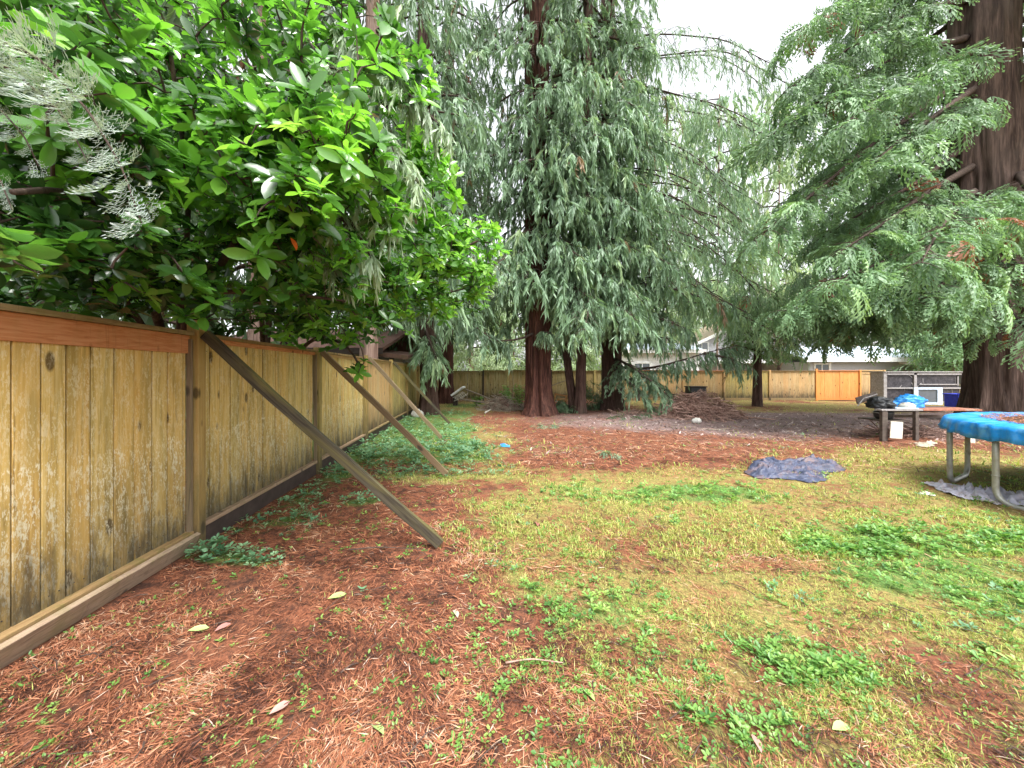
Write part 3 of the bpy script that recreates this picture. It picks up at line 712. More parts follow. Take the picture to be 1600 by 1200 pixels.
def tree(name, label, cat, base, top, r0, r1, bk, fol, limbs, kind='weep', group=None, fl=.5, trunk_kw={}, extra_stems=(), split=False, **dk):
    root = thing(name, base, label, cat, group)
    seed = trunk_kw.get('seed', 1); r = np.random.default_rng(seed+100)
    g = Geo(); trunk_geo(g, [base, top] if not isinstance(top, list) else [base]+top, r0, r1, flare=fl, **trunk_kw)
    for (b2, t2, ra, rb) in extra_stems: trunk_geo(g, [b2, t2], ra, rb, flare=fl*.7, **{**trunk_kw, 'seed': seed+5})
    g.build('trunk', bk, root, smooth=True)
    fg, bg_ = Geo(), Geo()
    for lb in limbs:
        kw = dict(dk)
        if isinstance(lb, tuple): lb, ex = lb; kw.update(ex)
        kk = kw.pop('kind', kind)
        dress(fg, bg_, lb, kk, r=r, **kw)
    if bg_.n: bg_.build('branches', M['twig'], root, smooth=True)
    if fg.n: fg.build('crown', fol, root)
    return root

# --- main cedar in the middle
b = np.array([1.02, 13.7, 0]); t = np.array([1.05, 13.7, 19])
limbs = auto_limbs(b, t, 4.6, 18, 46, lambda t: 2.3*(1-.25*t), 5, dip=.5)+auto_limbs(b+[0, -.2, 0], t, 4.3, 11, 12, lambda t: 2.0, 55, az=(-1.3, -.1), dip=.6)
limbs += [(np.array([P(850, 470, 13.5), P(890, 462, 12.9), P(930, 480, 12.6)]), dict(sub_len=.7)), (np.array([P(835, 520, 13.6), P(812, 535, 13.2), P(790, 531, 13), P(765, 533, 12.8)]), dict(dens=.25, sub_len=.4)),
          (np.array([P(848, 520, 13.3), P(860, 519, 12.8), P(856, 522, 12.6)]), dict(sub_len=.3, spr=.5, gap=.1))]
tree('cedar_tree', 'tall red-barked cedar with wide flared fluted base, middle of the yard', 'tree', b, t, .40, .30, M['bark_red'], M['weep'], limbs, 'weep',
     fl=.62, trunk_kw=dict(seed=3, fh=.55, amp=.34, lobes=6, n=128, step=.1), sub_len=1.3, gap=.30, spr=.85, per=4, light=.48,
     extra_stems=((np.array([.72, 13.95, 0]), np.array([.62, 14.1, 19]), .20, .16),))
# --- twin-stemmed cedar right of it
b = np.array([2.60, 14.1, 0]); t = np.array([3.0, 14.2, 19])
limbs = auto_limbs(b, t, 3.6, 18, 50, lambda t: 2.6*(1-.2*t), 6, dip=.55)+auto_limbs(b, t, 3.9, 12, 22, lambda t: 2.5, 66, az=(-2.9, -.2), dip=.7)
tree('cedar_tree', 'dark twin-stemmed cedar just right of the flared trunk, hung with drooping sprays', 'tree', b, t, .20, .16, M['bark_dark'], M['weep'], limbs, 'weep',
     fl=.35, trunk_kw=dict(seed=8, fh=.4, amp=.3, n=40), sub_len=1.2, gap=.30, spr=.85, per=4, light=.56,
     extra_stems=((np.array([2.45, 14.4, 0]), np.array([1.35, 15.3, 9]), .17, .12),))
# --- dark cedar with long right-hand limbs
b = np.array([4.2, 15.4, 0]); t = np.array([4.0, 15.4, 19])
limbs = auto_limbs(b, t, 4.6, 18, 40, lambda t: 2.5*(1-.3*t), 9, dip=.5)+auto_limbs(b, t, 4.2, 12, 16, lambda t: 2.6, 67, az=(-2.6, -1.0), dip=.55)
ex = dict(dens=.55, sub_len=1.1, spr=.95, hang=.3, kind='weil', light=.6, r0=.035, wob=.35)
for pts in ([(960, 360, 14.6), (1020, 345, 13.9), (1090, 375, 13.2), (1170, 430, 12.8)], [(960, 300, 14.6), (1030, 290, 14), (1110, 330, 13.5), (1190, 390, 13)], [(960, 450, 14.8), (1040, 430, 14.3), (1110, 455, 13.6), (1180, 500, 13)], [(965, 200, 15.3), (1030, 215, 14.5), (1100, 255, 14), (1160, 300, 13.5)], [(965, 260, 15.3), (1020, 255, 14.6), (1090, 290, 14), (1150, 345, 13.6)],
            [(960, 330, 15.2), (1020, 325, 14.4), (1080, 360, 13.8), (1120, 400, 13.2)], [(965, 130, 15.3), (1050, 130, 14.5), (1130, 165, 13.8), (1200, 215, 13)],
            [(965, 60, 15.3), (1050, 50, 14.5), (1130, 80, 13.8), (1210, 130, 13)],
            [(960, 400, 15.2), (1010, 400, 14.2), (1050, 425, 13.5), (1100, 470, 13)]):
    limbs.append((np.array([P(*q) for q in pts]), ex))
    limbs.append((np.array([P(*q) for q in pts])+np.array([.5, 1.3, .5]), ex)); limbs.append((np.array([P(*q) for q in pts])+np.array([1.2, .5, -.4]), ex))
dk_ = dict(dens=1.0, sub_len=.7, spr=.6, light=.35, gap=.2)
for pts in ([(960, 500, 15), (1010, 490, 14), (1045, 500, 13.3), (1075, 515, 13)], [(960, 450, 15), (1010, 440, 14), (1070, 455, 13.5), (1140, 480, 13.2)],
            [(950, 520, 15), (1000, 520, 13.8), (1050, 530, 13)]):
    limbs.append((np.array([P(*q) for q in pts]), dict(dk_, light=.5, spr=.75, sub_len=1.0)))
limbs.append((np.array([P(960, 575, 15.2), P(1010, 578, 14), P(1060, 565, 12.8), P(1110, 548, 12.2), P(1150, 540, 12)]), dict(dk_, start=.3)))
limbs.append((np.array([P(960, 560, 15), P(985, 570, 13.6), P(1015, 590, 12.9), P(1045, 620, 12.5)]), dk_))
limbs.append((np.array([P(965, 570, 15), P(1000, 585, 14), P(1035, 605, 13.4), P(1068, 632, 13)]), dk_))
limbs.append((np.array([P(960, 575, 14.6), P(975, 590, 13.6), P(1000, 612, 13), P(1020, 640, 12.8)]), dk_))
limbs.append((np.array([P(955, 470, 15), P(985, 462, 14.4), P(1005, 457, 14), P(1030, 446, 13.6)]), dict(dens=.15, sub_len=.4, r0=.05)))
limbs.append((np.array([P(1100, 552, 12.2), P(1130, 556, 12), P(1165, 570, 11.8)]), dk_))
tree('cedar_tree', 'black-trunked cedar whose low boughs sweep down to the ground beside the brush pile', 'tree', b, t, .42, .26, M['bark_dark'], M['weep'], limbs, 'weep',
     fl=.35, trunk_kw=dict(seed=12, fh=.4, amp=.2, n=48), sub_len=1.3, gap=.30, spr=.85, per=4, light=.45)
# --- left pair
b = np.array([-3.05, 13.5, 0]); t = np.array([-3.25, 13.6, 18])
limbs = auto_limbs(b, t, 3.4, 17, 40, lambda t: 2.4*(1-.2*t), 14, dip=.5)
limbs += [(np.array([P(665, 515, 13.2), P(675, 545, 12.6), P(682, 560, 12.3)]), dict(sub_len=.5, gap=.12, spr=.8, hang=.4, light=.68)),]
tree('cedar_tree', 'cedar with shaggy dark trunk standing at the foot of the farthest props', 'tree', b, t, .30, .24, M['bark_dark'], M['weep'], limbs, 'weep',
     fl=.42, trunk_kw=dict(seed=21, fh=.5, amp=.35, n=48), sub_len=1.2, gap=.32, spr=.9, per=4, light=.40)
b = np.array([-3.35, 18.6, 0]); t = np.array([-3.2, 18.6, 19])
limbs = auto_limbs(b, t, 4.0, 18, 40, lambda t: 2.9*(1-.2*t), 15, dip=.5)
tree('cedar_tree', 'reddish cedar trunk in the far left corner, behind the shaggy one', 'tree', b, t, .34, .25, M['bark_red'], M['weepdark'], limbs, 'weep',
     fl=.4, trunk_kw=dict(seed=23, fh=.5, amp=.3, n=48), sub_len=1.3, gap=.34, spr=.95, per=4, light=.5)
# --- small dark trunk
b = np.array([11.25, 16.9, 0]); t = np.array([11.3, 16.9, 5.0])
limbs = auto_limbs(b, t, 2.3, 4.9, 16, lambda t: 1.25+.5*t, 31, dip=.05, rise=.3)
tree('conifer_tree', 'small conifer with short straight black trunk in front of the back fence', 'tree', b, t, .205, .10, M['bark_dark'], M['frond'], limbs, 'fronds',
     fl=.12, trunk_kw=dict(seed=33, amp=.15, n=28), sub_len=.8, gap=.24, spr=.75, per=3, light=.38)
# --- big cedar on the right
b = np.array([15.25, 11.3, 0]); t = [np.array([15.1, 11.3, 3.0]), np.array([14.3, 11.2, 6.5]), np.array([14.2, 11.1, 10.5]), np.array([14.2, 11.1, 20])]
ex = dict(sub_len=1.25, gap=.22, spr=.62, per=4)
L7 = [([(1500, 130, 10.9), (1430, 175, 10.2), (1340, 245, 9.3), (1250, 320, 8.7), (1180, 375, 8.4)], .40), ([(1510, 60, 11), (1400, 90, 10), (1290, 150, 9.2), (1200, 215, 8.8)], .42),
      ([(1510, 0, 11), (1420, 20, 10), (1320, 80, 9.4), (1230, 140, 9)], .45), ([(1515, -60, 11), (1430, -50, 10), (1340, -10, 9.4), (1250, 50, 9)], .45),
      ([(1520, 260, 11), (1450, 300, 9.9), (1380, 350, 9.0), (1310, 395, 8.4)], .62), ([(1520, 350, 10.9), (1450, 375, 9.5), (1380, 410, 8.6), (1300, 440, 8.0)], .68),
      ([(1525, 400, 10.9), (1450, 425, 10), (1370, 440, 9.3), (1290, 462, 8.8), (1230, 485, 8.6)], .42), ([(1530, 440, 11), (1460, 470, 10.2), (1390, 495, 9.8), (1330, 520, 9.6)], .28),
      ([(1520, 300, 10.5), (1490, 330, 9.0), (1460, 370, 8.0), (1440, 410, 7.4)], .66), ([(1530, 380, 10.4), (1500, 420, 9.2), (1460, 455, 8.5), (1430, 470, 8.1)], .55),
      ([(1590, 270, 10.6), (1610, 300, 9.4), (1625, 340, 8.6)], .40), ([(1560, 385, 10.4), (1590, 410, 9.6), (1615, 440, 8.9)], .45), ([(1560, 470, 10.4), (1590, 500, 9.4), (1612, 520, 8.9)], .4),
      ([(1565, 330, 10.4), (1520, 350, 9.6), (1480, 372, 8.9), (1440, 390, 8.4)], .62),
      ([(1490, 180, 11), (1430, 200, 10.8), (1360, 230, 10.8), (1290, 270, 11), (1230, 310, 11.3)], .30), ([(1505, 230, 11.2), (1430, 290, 11), (1350, 330, 11.2), (1270, 380, 11.5)], .26),
      ([(1520, 430, 10.9), (1470, 480, 10), (1430, 475, 9.5), (1400, 480, 9.3)], .3), ([(1520, 140, 10.8), (1470, 175, 9.6), (1410, 215, 8.8), (1360, 260, 8.3)], .5),
      ([(1520, 80, 10.8), (1460, 110, 9.5), (1380, 150, 8.6), (1310, 200, 8.1)], .5), 
      ([(1530, 455, 11), (1440, 460, 10.3), (1340, 478, 9.8), (1265, 500, 9.5)], .15), ([(1525, 455, 11), (1460, 465, 10.6), (1380, 475, 10.2), (1310, 490, 10)], .12), ([(1500, 320, 11.3), (1420, 380, 11.2), (1330, 430, 11.3), (1240, 490, 11.5)], .24)]
limbs = [(np.array([P(*q) for q in pts]), dict(ex, light=li, r0=.11, start=.30 if pts[0][0] < 1550 else .1)) for pts, li in L7]
limbs += [(l_, dict(sub_len=1.5, gap=.3, spr=.8, per=4, light=.45, r0=.1)) for l_ in auto_limbs(b, np.array([14.2, 11.1, 20]), 7.5, 19, 26, lambda t: 5.5*(1-.4*t), 41, az=(-1.7, 3.0), dip=.3)]
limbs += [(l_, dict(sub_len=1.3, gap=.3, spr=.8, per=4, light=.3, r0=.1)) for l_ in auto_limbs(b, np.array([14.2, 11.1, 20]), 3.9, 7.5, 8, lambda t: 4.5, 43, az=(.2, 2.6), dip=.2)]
tree('cedar_tree', 'giant brown-trunked cedar at the right edge, spreading fern-like boughs over the yard', 'tree', b, t, .86, .52, M['bark_big'], M['frond'], limbs, 'frond',
     fl=.30, trunk_kw=dict(seed=44, fh=.8, amp=.22, lobes=7, n=150, step=.12))

# --- neighbours' trees behind the fences
def far_tree(name, label, x, y, h, z0, rad, r0, bk, fol, n, kind, seed, spr=1.4, light=.5, group=None, dens=1.0, gap=.6, sub=1.6):
    b = np.array([x, y, 0]); t = np.array([x+.2, y, h])
    limbs = auto_limbs(b, t, z0, h-.3, n, lambda t: rad*(1.05-.6*t), seed, dip=.3)
    return tree(name, label, 'tree', b, t, r0, r0*.6, bk, fol, limbs, kind, group, fl=.2, trunk_kw=dict(seed=seed, n=20, step=.5), sub_len=sub, gap=gap, spr=spr, per=3, light=light, dens=dens, fine=False, sides=4)
far_tree('cedar_tree', 'cedar with ribbed brown trunk rising right behind the left fence', P(575, 0, 9.6)[0], 9.6, 17, 3.6, 2.7, .24, M['bark_pale'], M['weep'], 36, 'weep', 51, spr=.9, light=.45, gap=.4, sub=1.2)
far_tree('cedar_tree', 'pinkish-trunked cedar behind the fence, screened by the glossy bush', P(398, 0, 7.2)[0], 7.2, 16, 3.3, 2.6, .15, M['bark_pale'], M['weepdark'], 34, 'weep', 52, spr=.8, light=.45, gap=.4, sub=1.2)
for q, (x, y, h, sd_, lb) in enumerate(((-7.5, 5.2, 14, 61, 'shadowy cedar behind the glossy bush, nearest to the left edge'), (-10.5, 8.5, 16, 62, 'shadowy cedar deep behind the glossy bush and the left fence'),
                        (-8.5, 14.5, 17, 63, 'dark cedar beyond the brown-roofed house'), (-14, 14, 17, 64, 'dark cedar farthest left behind the bush'), (-6.3, 22, 18, 65, 'dark cedar beyond the far left fence corner'))):
    far_tree('cedar_tree', lb, x, y, h, .9 if q < 2 else 2.2, 3.1, .25, M['bark_dark'], M['weepdark'], 44, 'weeps', sd_, spr=1.2, light=.45, gap=.42, sub=1.5)
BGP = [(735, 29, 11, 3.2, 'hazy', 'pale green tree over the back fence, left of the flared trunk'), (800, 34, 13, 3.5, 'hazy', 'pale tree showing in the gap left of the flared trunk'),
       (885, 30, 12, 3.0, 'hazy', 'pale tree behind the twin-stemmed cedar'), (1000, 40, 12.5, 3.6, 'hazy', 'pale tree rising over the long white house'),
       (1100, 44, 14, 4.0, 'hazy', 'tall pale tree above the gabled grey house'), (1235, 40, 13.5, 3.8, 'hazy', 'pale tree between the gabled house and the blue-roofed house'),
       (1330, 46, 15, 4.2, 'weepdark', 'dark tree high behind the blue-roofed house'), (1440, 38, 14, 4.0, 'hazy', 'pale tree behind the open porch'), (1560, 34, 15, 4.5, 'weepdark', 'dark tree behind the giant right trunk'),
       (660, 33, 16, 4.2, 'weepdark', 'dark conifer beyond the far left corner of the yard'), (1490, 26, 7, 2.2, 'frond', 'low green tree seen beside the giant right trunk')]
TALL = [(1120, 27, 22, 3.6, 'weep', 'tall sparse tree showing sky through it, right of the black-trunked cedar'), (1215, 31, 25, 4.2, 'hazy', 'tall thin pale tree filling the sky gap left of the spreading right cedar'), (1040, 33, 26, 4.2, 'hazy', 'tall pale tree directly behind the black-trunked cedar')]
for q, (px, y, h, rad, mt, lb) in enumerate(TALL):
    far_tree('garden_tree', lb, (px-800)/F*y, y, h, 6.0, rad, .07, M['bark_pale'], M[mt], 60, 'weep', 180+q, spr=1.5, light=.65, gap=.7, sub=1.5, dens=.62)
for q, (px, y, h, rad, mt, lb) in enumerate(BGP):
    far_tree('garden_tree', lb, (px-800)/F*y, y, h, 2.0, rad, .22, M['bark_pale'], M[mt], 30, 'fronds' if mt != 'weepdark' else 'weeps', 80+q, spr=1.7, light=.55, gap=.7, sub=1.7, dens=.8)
# bare twiggy tree in front of the houses
root = thing('bare_tree', P(1215, 620, 23)*np.array([1, 1, 0]), 'leafless twiggy tree beyond the back fence over the small conifer', 'tree')
g = Geo(); r = np.random.default_rng(5); X_ = P(1215, 620, 23)[0]
g2 = Geo(); g2.tube([[X_, 23, -.1], [X_+.1, 23, 2.2], [X_+.15, 23, 3.8]], [.13, .1, .07], 8); g2.build('trunk', M['twig'], root, smooth=True)
for q in range(34):
    a = r.uniform(0, 6.28); z = r.uniform(1.8, 3.8); l = r.uniform(2, 4.2); e = r.uniform(.5, 1.3); p0 = np.array([X_+.1, 23, z]); d = np.array([math.cos(a)*math.cos(e), math.sin(a)*math.cos(e), math.sin(e)])
    pts = [p0+d*l*u_+np.array([0, 0, .3*u_*u_]) for u_ in np.linspace(0, 1, 6)]; g.tube(pts, np.linspace(.04, .008, 6), 4, cap=False)
    for e2 in range(9):
        u_ = r.uniform(.2, 1); p1 = p0+d*l*u_; d2 = d+r.normal(0, .5, 3); l2 = r.uniform(.4, 1.3); g.tube([p1, p1+d2*l2*.5+[0, 0, .05], p1+d2*l2], [.014, .010, .006], 3, cap=False)
        for e3 in range(2): p2 = p1+d2*l2*r.uniform(.3, 1); g.tube([p2, p2+(d2+r.normal(0, .6, 3))*.4], [.007, .004], 3, cap=False)
g.build('branches', M['stickgrey'], root)

# ------------------------------------------------------------------ glossy bush over the fence
def whorl_proto(nl, seed, lw=.20):
    r = np.random.default_rng(seed); lpv = leafproto(lw*r.uniform(.9, 1.1), .05, .14, 4); V, T, Q, C = [], [], [], []; n = 0
    for q in range(nl):
        a = q*2.4+r.normal(0, .25); e = r.uniform(-.25, .62) if q < nl-1 else r.uniform(.8, 1.2); s_ = r.uniform(.65, 1.1)
        m_ = rotz(np.array([a]))[0]@rotx(np.array([e]))[0]@roty(np.array([r.normal(0, .25)]))[0]*s_
        v = lpv[0]@m_.T+np.array([0, 0, -.25*q/nl]); V.append(v); T.append(lpv[1]+n); Q.append(lpv[2]+n); n += len(v); C += [r.random()]*len(v)
    return (np.vstack(V), np.vstack(T), np.vstack(Q), np.array(C))
WH = [whorl_proto(nl, s_, lw) for nl, s_, lw in ((8, 1, .20), (7, 2, .19), (9, 3, .21), (6, 4, .20), (5, 5, .19))]
rb = np.random.default_rng(77)
def bush(name, label, roots, polys, n_tips, leaf, seed, tot=None, kinds=None, extra=()):
    """roots: list of limb polylines (world); polys: list of (px,py,rx,ry,Y0,Y1,weight,light) volumes"""
    r = np.random.default_rng(seed); root = thing(name, roots[0][0]*np.array([1, 1, 0]), label, 'bush')
    bg_ = Geo(); nodes = []
    for q, pts in enumerate(roots):
        p = interp(pts, 16); bg_.tube(p, np.linspace(.055 if q < 4 else .035, .012, 16), 7, r.random(3)); nodes.append(p[4:])
    nodes = np.vstack(nodes)
    tips, li = [], []
    wsum = sum(p[6] for p in polys)
    for (px, py, rx, ry, y0, y1, w_, lt) in polys:
        for _ in range(int(n_tips*w_/wsum)):
            while True:
                u_, v_ = r.uniform(-1, 1, 2)
                if u_*u_+v_*v_ < 1: break
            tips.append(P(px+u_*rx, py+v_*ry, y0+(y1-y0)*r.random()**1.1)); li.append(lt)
    tips = np.array(tips); li = np.array(li)
    tips[:, 0] = np.where((tips[:, 2] < 1.95) & (tips[:, 0] < fencex(tips[:, 1])+.1) & (tips[:, 0] > fencex(tips[:, 1])-.1), tips[:, 0]-.3, tips[:, 0])
    dmin = np.array([np.min(np.linalg.norm(nodes-t_, axis=1)) for t_ in tips]); order = np.argsort(dmin)
    O, D, TI, S = [], [], [], []
    for q in order:
        t_ = tips[q]; d = np.linalg.norm(nodes-t_, axis=1)+.25*np.maximum(0, nodes[:, 2]-t_[2]); a = nodes[np.argmin(d)]; v = t_-a; l = np.linalg.norm(v)
        if l < .06: continue
        k_ = max(3, int(l/.16)+1); us = np.linspace(0, 1, k_+1); arch = .14*l
        pts = np.array([a+v*u_+np.array([0, 0, arch*math.sin(math.pi*u_)*.8]) for u_ in us])
        pts[1:-1] += r.normal(0, .012, (len(pts)-2, 3)); bg_.tube(pts, np.linspace(.006+.008*min(1, l), .003, len(pts)), 4, r.random(3), cap=False)
        nodes = np.vstack([nodes, pts[1:]])
        dr = pts[-1]-pts[-2]; dr /= np.linalg.norm(dr); dr = dr*.42+np.array([.12, -.22, .80])+r.normal(0, .20, 3)
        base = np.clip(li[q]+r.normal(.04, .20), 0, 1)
        O.append(pts[-1]); D.append(dr); TI.append([base, r.random(), .5]); S.append(leaf*r.uniform(.65, 1.3))
        for u_ in range(1, len(pts)-1):
            if r.random() < .55: O.append(pts[u_]+r.normal(0, .02, 3)); D.append(dr+r.normal(0, .5, 3)); TI.append([np.clip(base-.12+r.normal(0, .1), 0, 1), r.random(), .5]); S.append(leaf*r.uniform(.6, 1.0))
    for (p_, d_, s_, l_) in extra: O.append(np.array(p_)); D.append(np.array(d_, float)); TI.append([l_, .3, .5]); S.append(s_)
    O, D, TI, S = map(np.array, (O, D, TI, S)); N = len(O)
    near = np.linalg.norm(O-np.array([0, 0, CZ]), axis=1); keep = near > .62; O, D, TI, S = O[keep], D[keep], TI[keep], S[keep]; N = len(O)
    Mx = align(D, r.random(N)*6.28)*S[:, None, None]; fg = Geo(); w_ = r.integers(0, 5, N)
    for q in range(5):
        s_ = w_ == q; fg.scatter(WH[q], Mx[s_], O[s_], TI[s_])
    bg_.build('branches', M['twig'], root, smooth=True); fg.build('leaves', M['laurel'], root, smooth=True)
    return root
base = np.array([-3.3, 3.6, 0])
RL = []
def rl(*p): RL.append(np.array([np.array(q) for q in p]))
A0 = np.array([-3.35, 3.7, 0]); A1 = np.array([-3.3, 3.6, 1.5]); A2 = np.array([-3.5, 5.2, 1.4]); A3 = np.array([-3.6, 5.4, 0])
rl(A0, A1, P(330, 430, 3.0), P(400, 330, 2.7), P(500, 250, 2.3), P(545, 215, 2.1))
rl(A0, A1, P(200, 350, 2.6), P(120, 290, 2.0), P(20, 300, 1.5))
rl(A3, A2, P(420, 490, 5.2), P(440, 400, 4.6), P(560, 350, 4.2), P(680, 240, 4.0))
rl(A3, A2, P(480, 460, 5), P(600, 430, 4.8), P(700, 400, 4.9), P(770, 365, 5.0))
rl(A0, A1, P(150, 400, 2.5), P(50, 390, 1.9), P(-60, 380, 1.4))
rl(A0, A1, P(300, 300, 2.9), P(280, 180, 2.6), P(260, 40, 2.4)); rl(A2, P(400, 250, 3.8), P(430, 120, 3.2), P(450, 20, 3))
rl(A3, A2, P(450, 520, 5.6), P(560, 500, 5.6), P(650, 470, 5.6), P(730, 450, 5.6)); rl(A1, P(300, 455, 2.9), P(420, 455, 3.1), P(540, 470, 3.3))
rl(A2, P(500, 520, 5.1), P(550, 545, 4.8), P(565, 580, 4.7))
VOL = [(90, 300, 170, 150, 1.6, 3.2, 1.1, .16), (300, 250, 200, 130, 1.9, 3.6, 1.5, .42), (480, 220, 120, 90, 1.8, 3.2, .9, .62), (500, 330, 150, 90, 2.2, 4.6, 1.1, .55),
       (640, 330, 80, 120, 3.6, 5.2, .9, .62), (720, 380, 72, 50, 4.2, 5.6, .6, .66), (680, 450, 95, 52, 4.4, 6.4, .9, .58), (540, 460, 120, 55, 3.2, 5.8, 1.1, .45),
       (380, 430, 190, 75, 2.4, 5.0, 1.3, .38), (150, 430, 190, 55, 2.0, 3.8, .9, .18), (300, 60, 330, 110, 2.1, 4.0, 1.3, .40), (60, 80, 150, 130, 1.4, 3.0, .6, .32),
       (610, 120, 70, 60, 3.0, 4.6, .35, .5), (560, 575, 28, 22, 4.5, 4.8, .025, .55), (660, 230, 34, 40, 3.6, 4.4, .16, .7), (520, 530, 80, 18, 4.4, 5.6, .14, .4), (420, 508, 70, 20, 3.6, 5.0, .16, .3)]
VOL += [(p[0]-20, p[1], p[2], p[3], p[4]+1.2, p[5]+1.8, p[6]*.5, p[7]*.6) for p in VOL[:4]]  # deeper copies with darker leaves: inner shade put into the tint
EX = [(P(542, 235, 1.75), (.1, -.2, 1), .11, .8), (P(470, 300, 1.7), (.2, -.3, 1), .11, .8), (P(505, 330, 1.8), (.4, -.3, .8), .11, .75), (P(500, 290, 1.75), (.2, -.4, .8), .11, .85),
      (P(-5, 360, .95), (-.2, -.1, -.9), .10, .42), (P(20, 395, 1.0), (.1, -.2, -.9), .10, .38), (P(640, 520, 4.3), (.3, -.2, .8), .13, .7)]
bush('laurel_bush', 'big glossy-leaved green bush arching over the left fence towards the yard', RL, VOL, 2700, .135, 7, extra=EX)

# cedar sprays hanging in front of the bush, each from a tree outside the picture
def near_spray(name, label, spine, mt, n, l0, w_, seed, kind='frond'):
    r = np.random.default_rng(seed); g = Geo(); g2 = Geo(); pts = interp(spine, 40)
    root = thing(name, pts[0], label, 'branch')
    g2.tube(pts, np.linspace(.006, .0015, 40), 6, r.random(3))
    pr = [frond_proto(s_+seed, 8, .030 if kind == 'frond' else .022, .30, 5) for s_ in range(4)]
    O, D, S = [], [], []
    for q in range(n):
        t = (q+r.random())/n; i = int(t*38); tg = pts[i+1]-pts[i]; tg /= np.linalg.norm(tg); sd = np.cross(tg, [0, 1., 0]); sd /= np.linalg.norm(sd)
        s_ = 1 if q % 2 else -1; d = tg*.9+sd*s_*r.uniform(.15, .75)+np.array([0, r.normal(0, .22), -.25]); O.append(pts[i]+r.normal(0, .004, 3)); D.append(d/np.linalg.norm(d)); S.append(l0*r.uniform(.6, 1.2)*(1.15-.55*t))
    O, D, S = map(np.array, (O, D, S)); side = np.cross(D, np.array([[0, -1., .15]])+r.normal(0, .2, (n, 3))); side /= np.linalg.norm(side, axis=1)[:, None]; up = np.cross(D, side)
    Mx = np.stack([D, side, up], 2)*S[:, None, None]; w2 = r.integers(0, 4, n); TI = np.stack([np.clip(r.normal(.55, .2, n), 0, 1), r.random(n)*.9, r.random(n)], 1)
    for q in range(4):
        k_ = w2 == q; g.scatter(pr[q], Mx[k_], O[k_], TI[k_])
    g2.build('stem', M['twig'], root, smooth=True); g.build('foliage', mt, root)
near_spray('cedar_branch', 'glare-paled grey cedar spray dangling at the top left corner before the bush', [P(-60, 40, 1.05), P(60, 90, .98), P(140, 175, .93), P(190, 260, .92), P(222, 350, .93)], M['glare'], 38, .17, .03, 3)
near_spray('cedar_branch', 'glare-paled cedar spray tucked left of and behind the largest one at the top left corner', [P(-90, 60, 1.15), P(20, 110, 1.1), P(100, 180, 1.06), P(140, 260, 1.04)], M['glare'], 22, .15, .03, 9)
near_spray('cedar_branch', 'second glare-paled cedar spray, clipped by the top left edge of the view', [P(-150, 60, 1.15), P(-70, 120, 1.1), P(0, 170, 1.08), P(40, 215, 1.08), P(60, 260, 1.1)], M['glare'], 20, .13, .03, 4)
near_spray('cedar_branch', 'glare-paled twig tips hanging lowest at the left edge, under the large cedar spray', [P(-120, 190, 1.3), P(-50, 230, 1.3), P(0, 280, 1.3), P(20, 330, 1.3)], M['glare'], 8, .11, .03, 6)
root = thing('cedar_branch', P(500, 120, 3.3), 'soft sage-green weeping cedar bough hanging among the bright bush leaves', 'branch')
fg, bg_ = Geo(), Geo(); r = np.random.default_rng(91)
for pts, s_ in (([(480, 60, 3.6), (540, 150, 3.0), (600, 215, 2.8), (650, 280, 2.8)], .26), ([(470, 90, 3.6), (520, 220, 2.9), (560, 280, 2.75), (610, 340, 2.75)], .26), ([(460, 120, 3.6), (490, 260, 2.9), (530, 340, 2.7), (580, 400, 2.7)], .24),
               ([(440, 200, 3.5), (450, 300, 3.0), (490, 360, 2.8), (520, 420, 2.8)], .22), ([(520, 20, 3.7), (590, 90, 3.2), (640, 150, 3.1), (690, 200, 3.2)], .26)):
    dress(fg, bg_, np.array([P(*q) for q in pts]), 'weep', r=r, sub_len=.24, gap=.06, spr=s_*1.1, per=4, r0=.008, light=.5, dens=.9)
bg_.build('stem', M['twig'], root, smooth=True); fg.build('foliage', M['sage'], root)

# ------------------------------------------------------------------ houses
def prism(g, x0, x1, y0, y1, z0, zr, axis='x', over=.4, th=.12, tint=None):
    """gable roof as two slabs; ridge along axis"""
    if axis == 'x':
        ym = (y0+y1)/2
        for ya, yb, s_ in ((y0-over, ym, 1), (y1+over, ym, -1)):
            za = z0-(zr-z0)*over/(ym-y0)
            v = [[x0-over, ya, za], [x1+over, ya, za], [x1+over, yb, zr], [x0-over, yb, zr]]; v += [[p[0], p[1], p[2]+th] for p in v]
            g.add(v, None, [[0, 1, 2, 3], [4, 7, 6, 5], [0, 4, 5, 1], [1, 5, 6, 2], [3, 2, 6, 7], [0, 3, 7, 4]], tint if tint is not None else (.5, .5, .5))
    else:
        xm = (x0+x1)/2
        for xa, xb in ((x0-over, xm), (x1+over, xm)):
            za = z0-(zr-z0)*over/(xm-x0)
            v = [[xa, y0-over, za], [xa, y1+over, za], [xb, y1+over, zr], [xb, y0-over, zr]]; v += [[p[0], p[1], p[2]+th] for p in v]
            g.add(v, None, [[0, 1, 2, 3], [4, 7, 6, 5], [0, 4, 5, 1], [1, 5, 6, 2], [3, 2, 6, 7], [0, 3, 7, 4]], (.5, .5, .5))
def siding_wall(g, x0, x1, y, z0, z1, lap=.16):
    z = z0
    while z < z1-.01:
        h = min(lap, z1-z); g.box(((x0+x1)/2, y-.012, z+h/2), (x1-x0, .03, h-.012), rotx(np.array([-.06]))[0], (.5, .5, .5)); z += lap
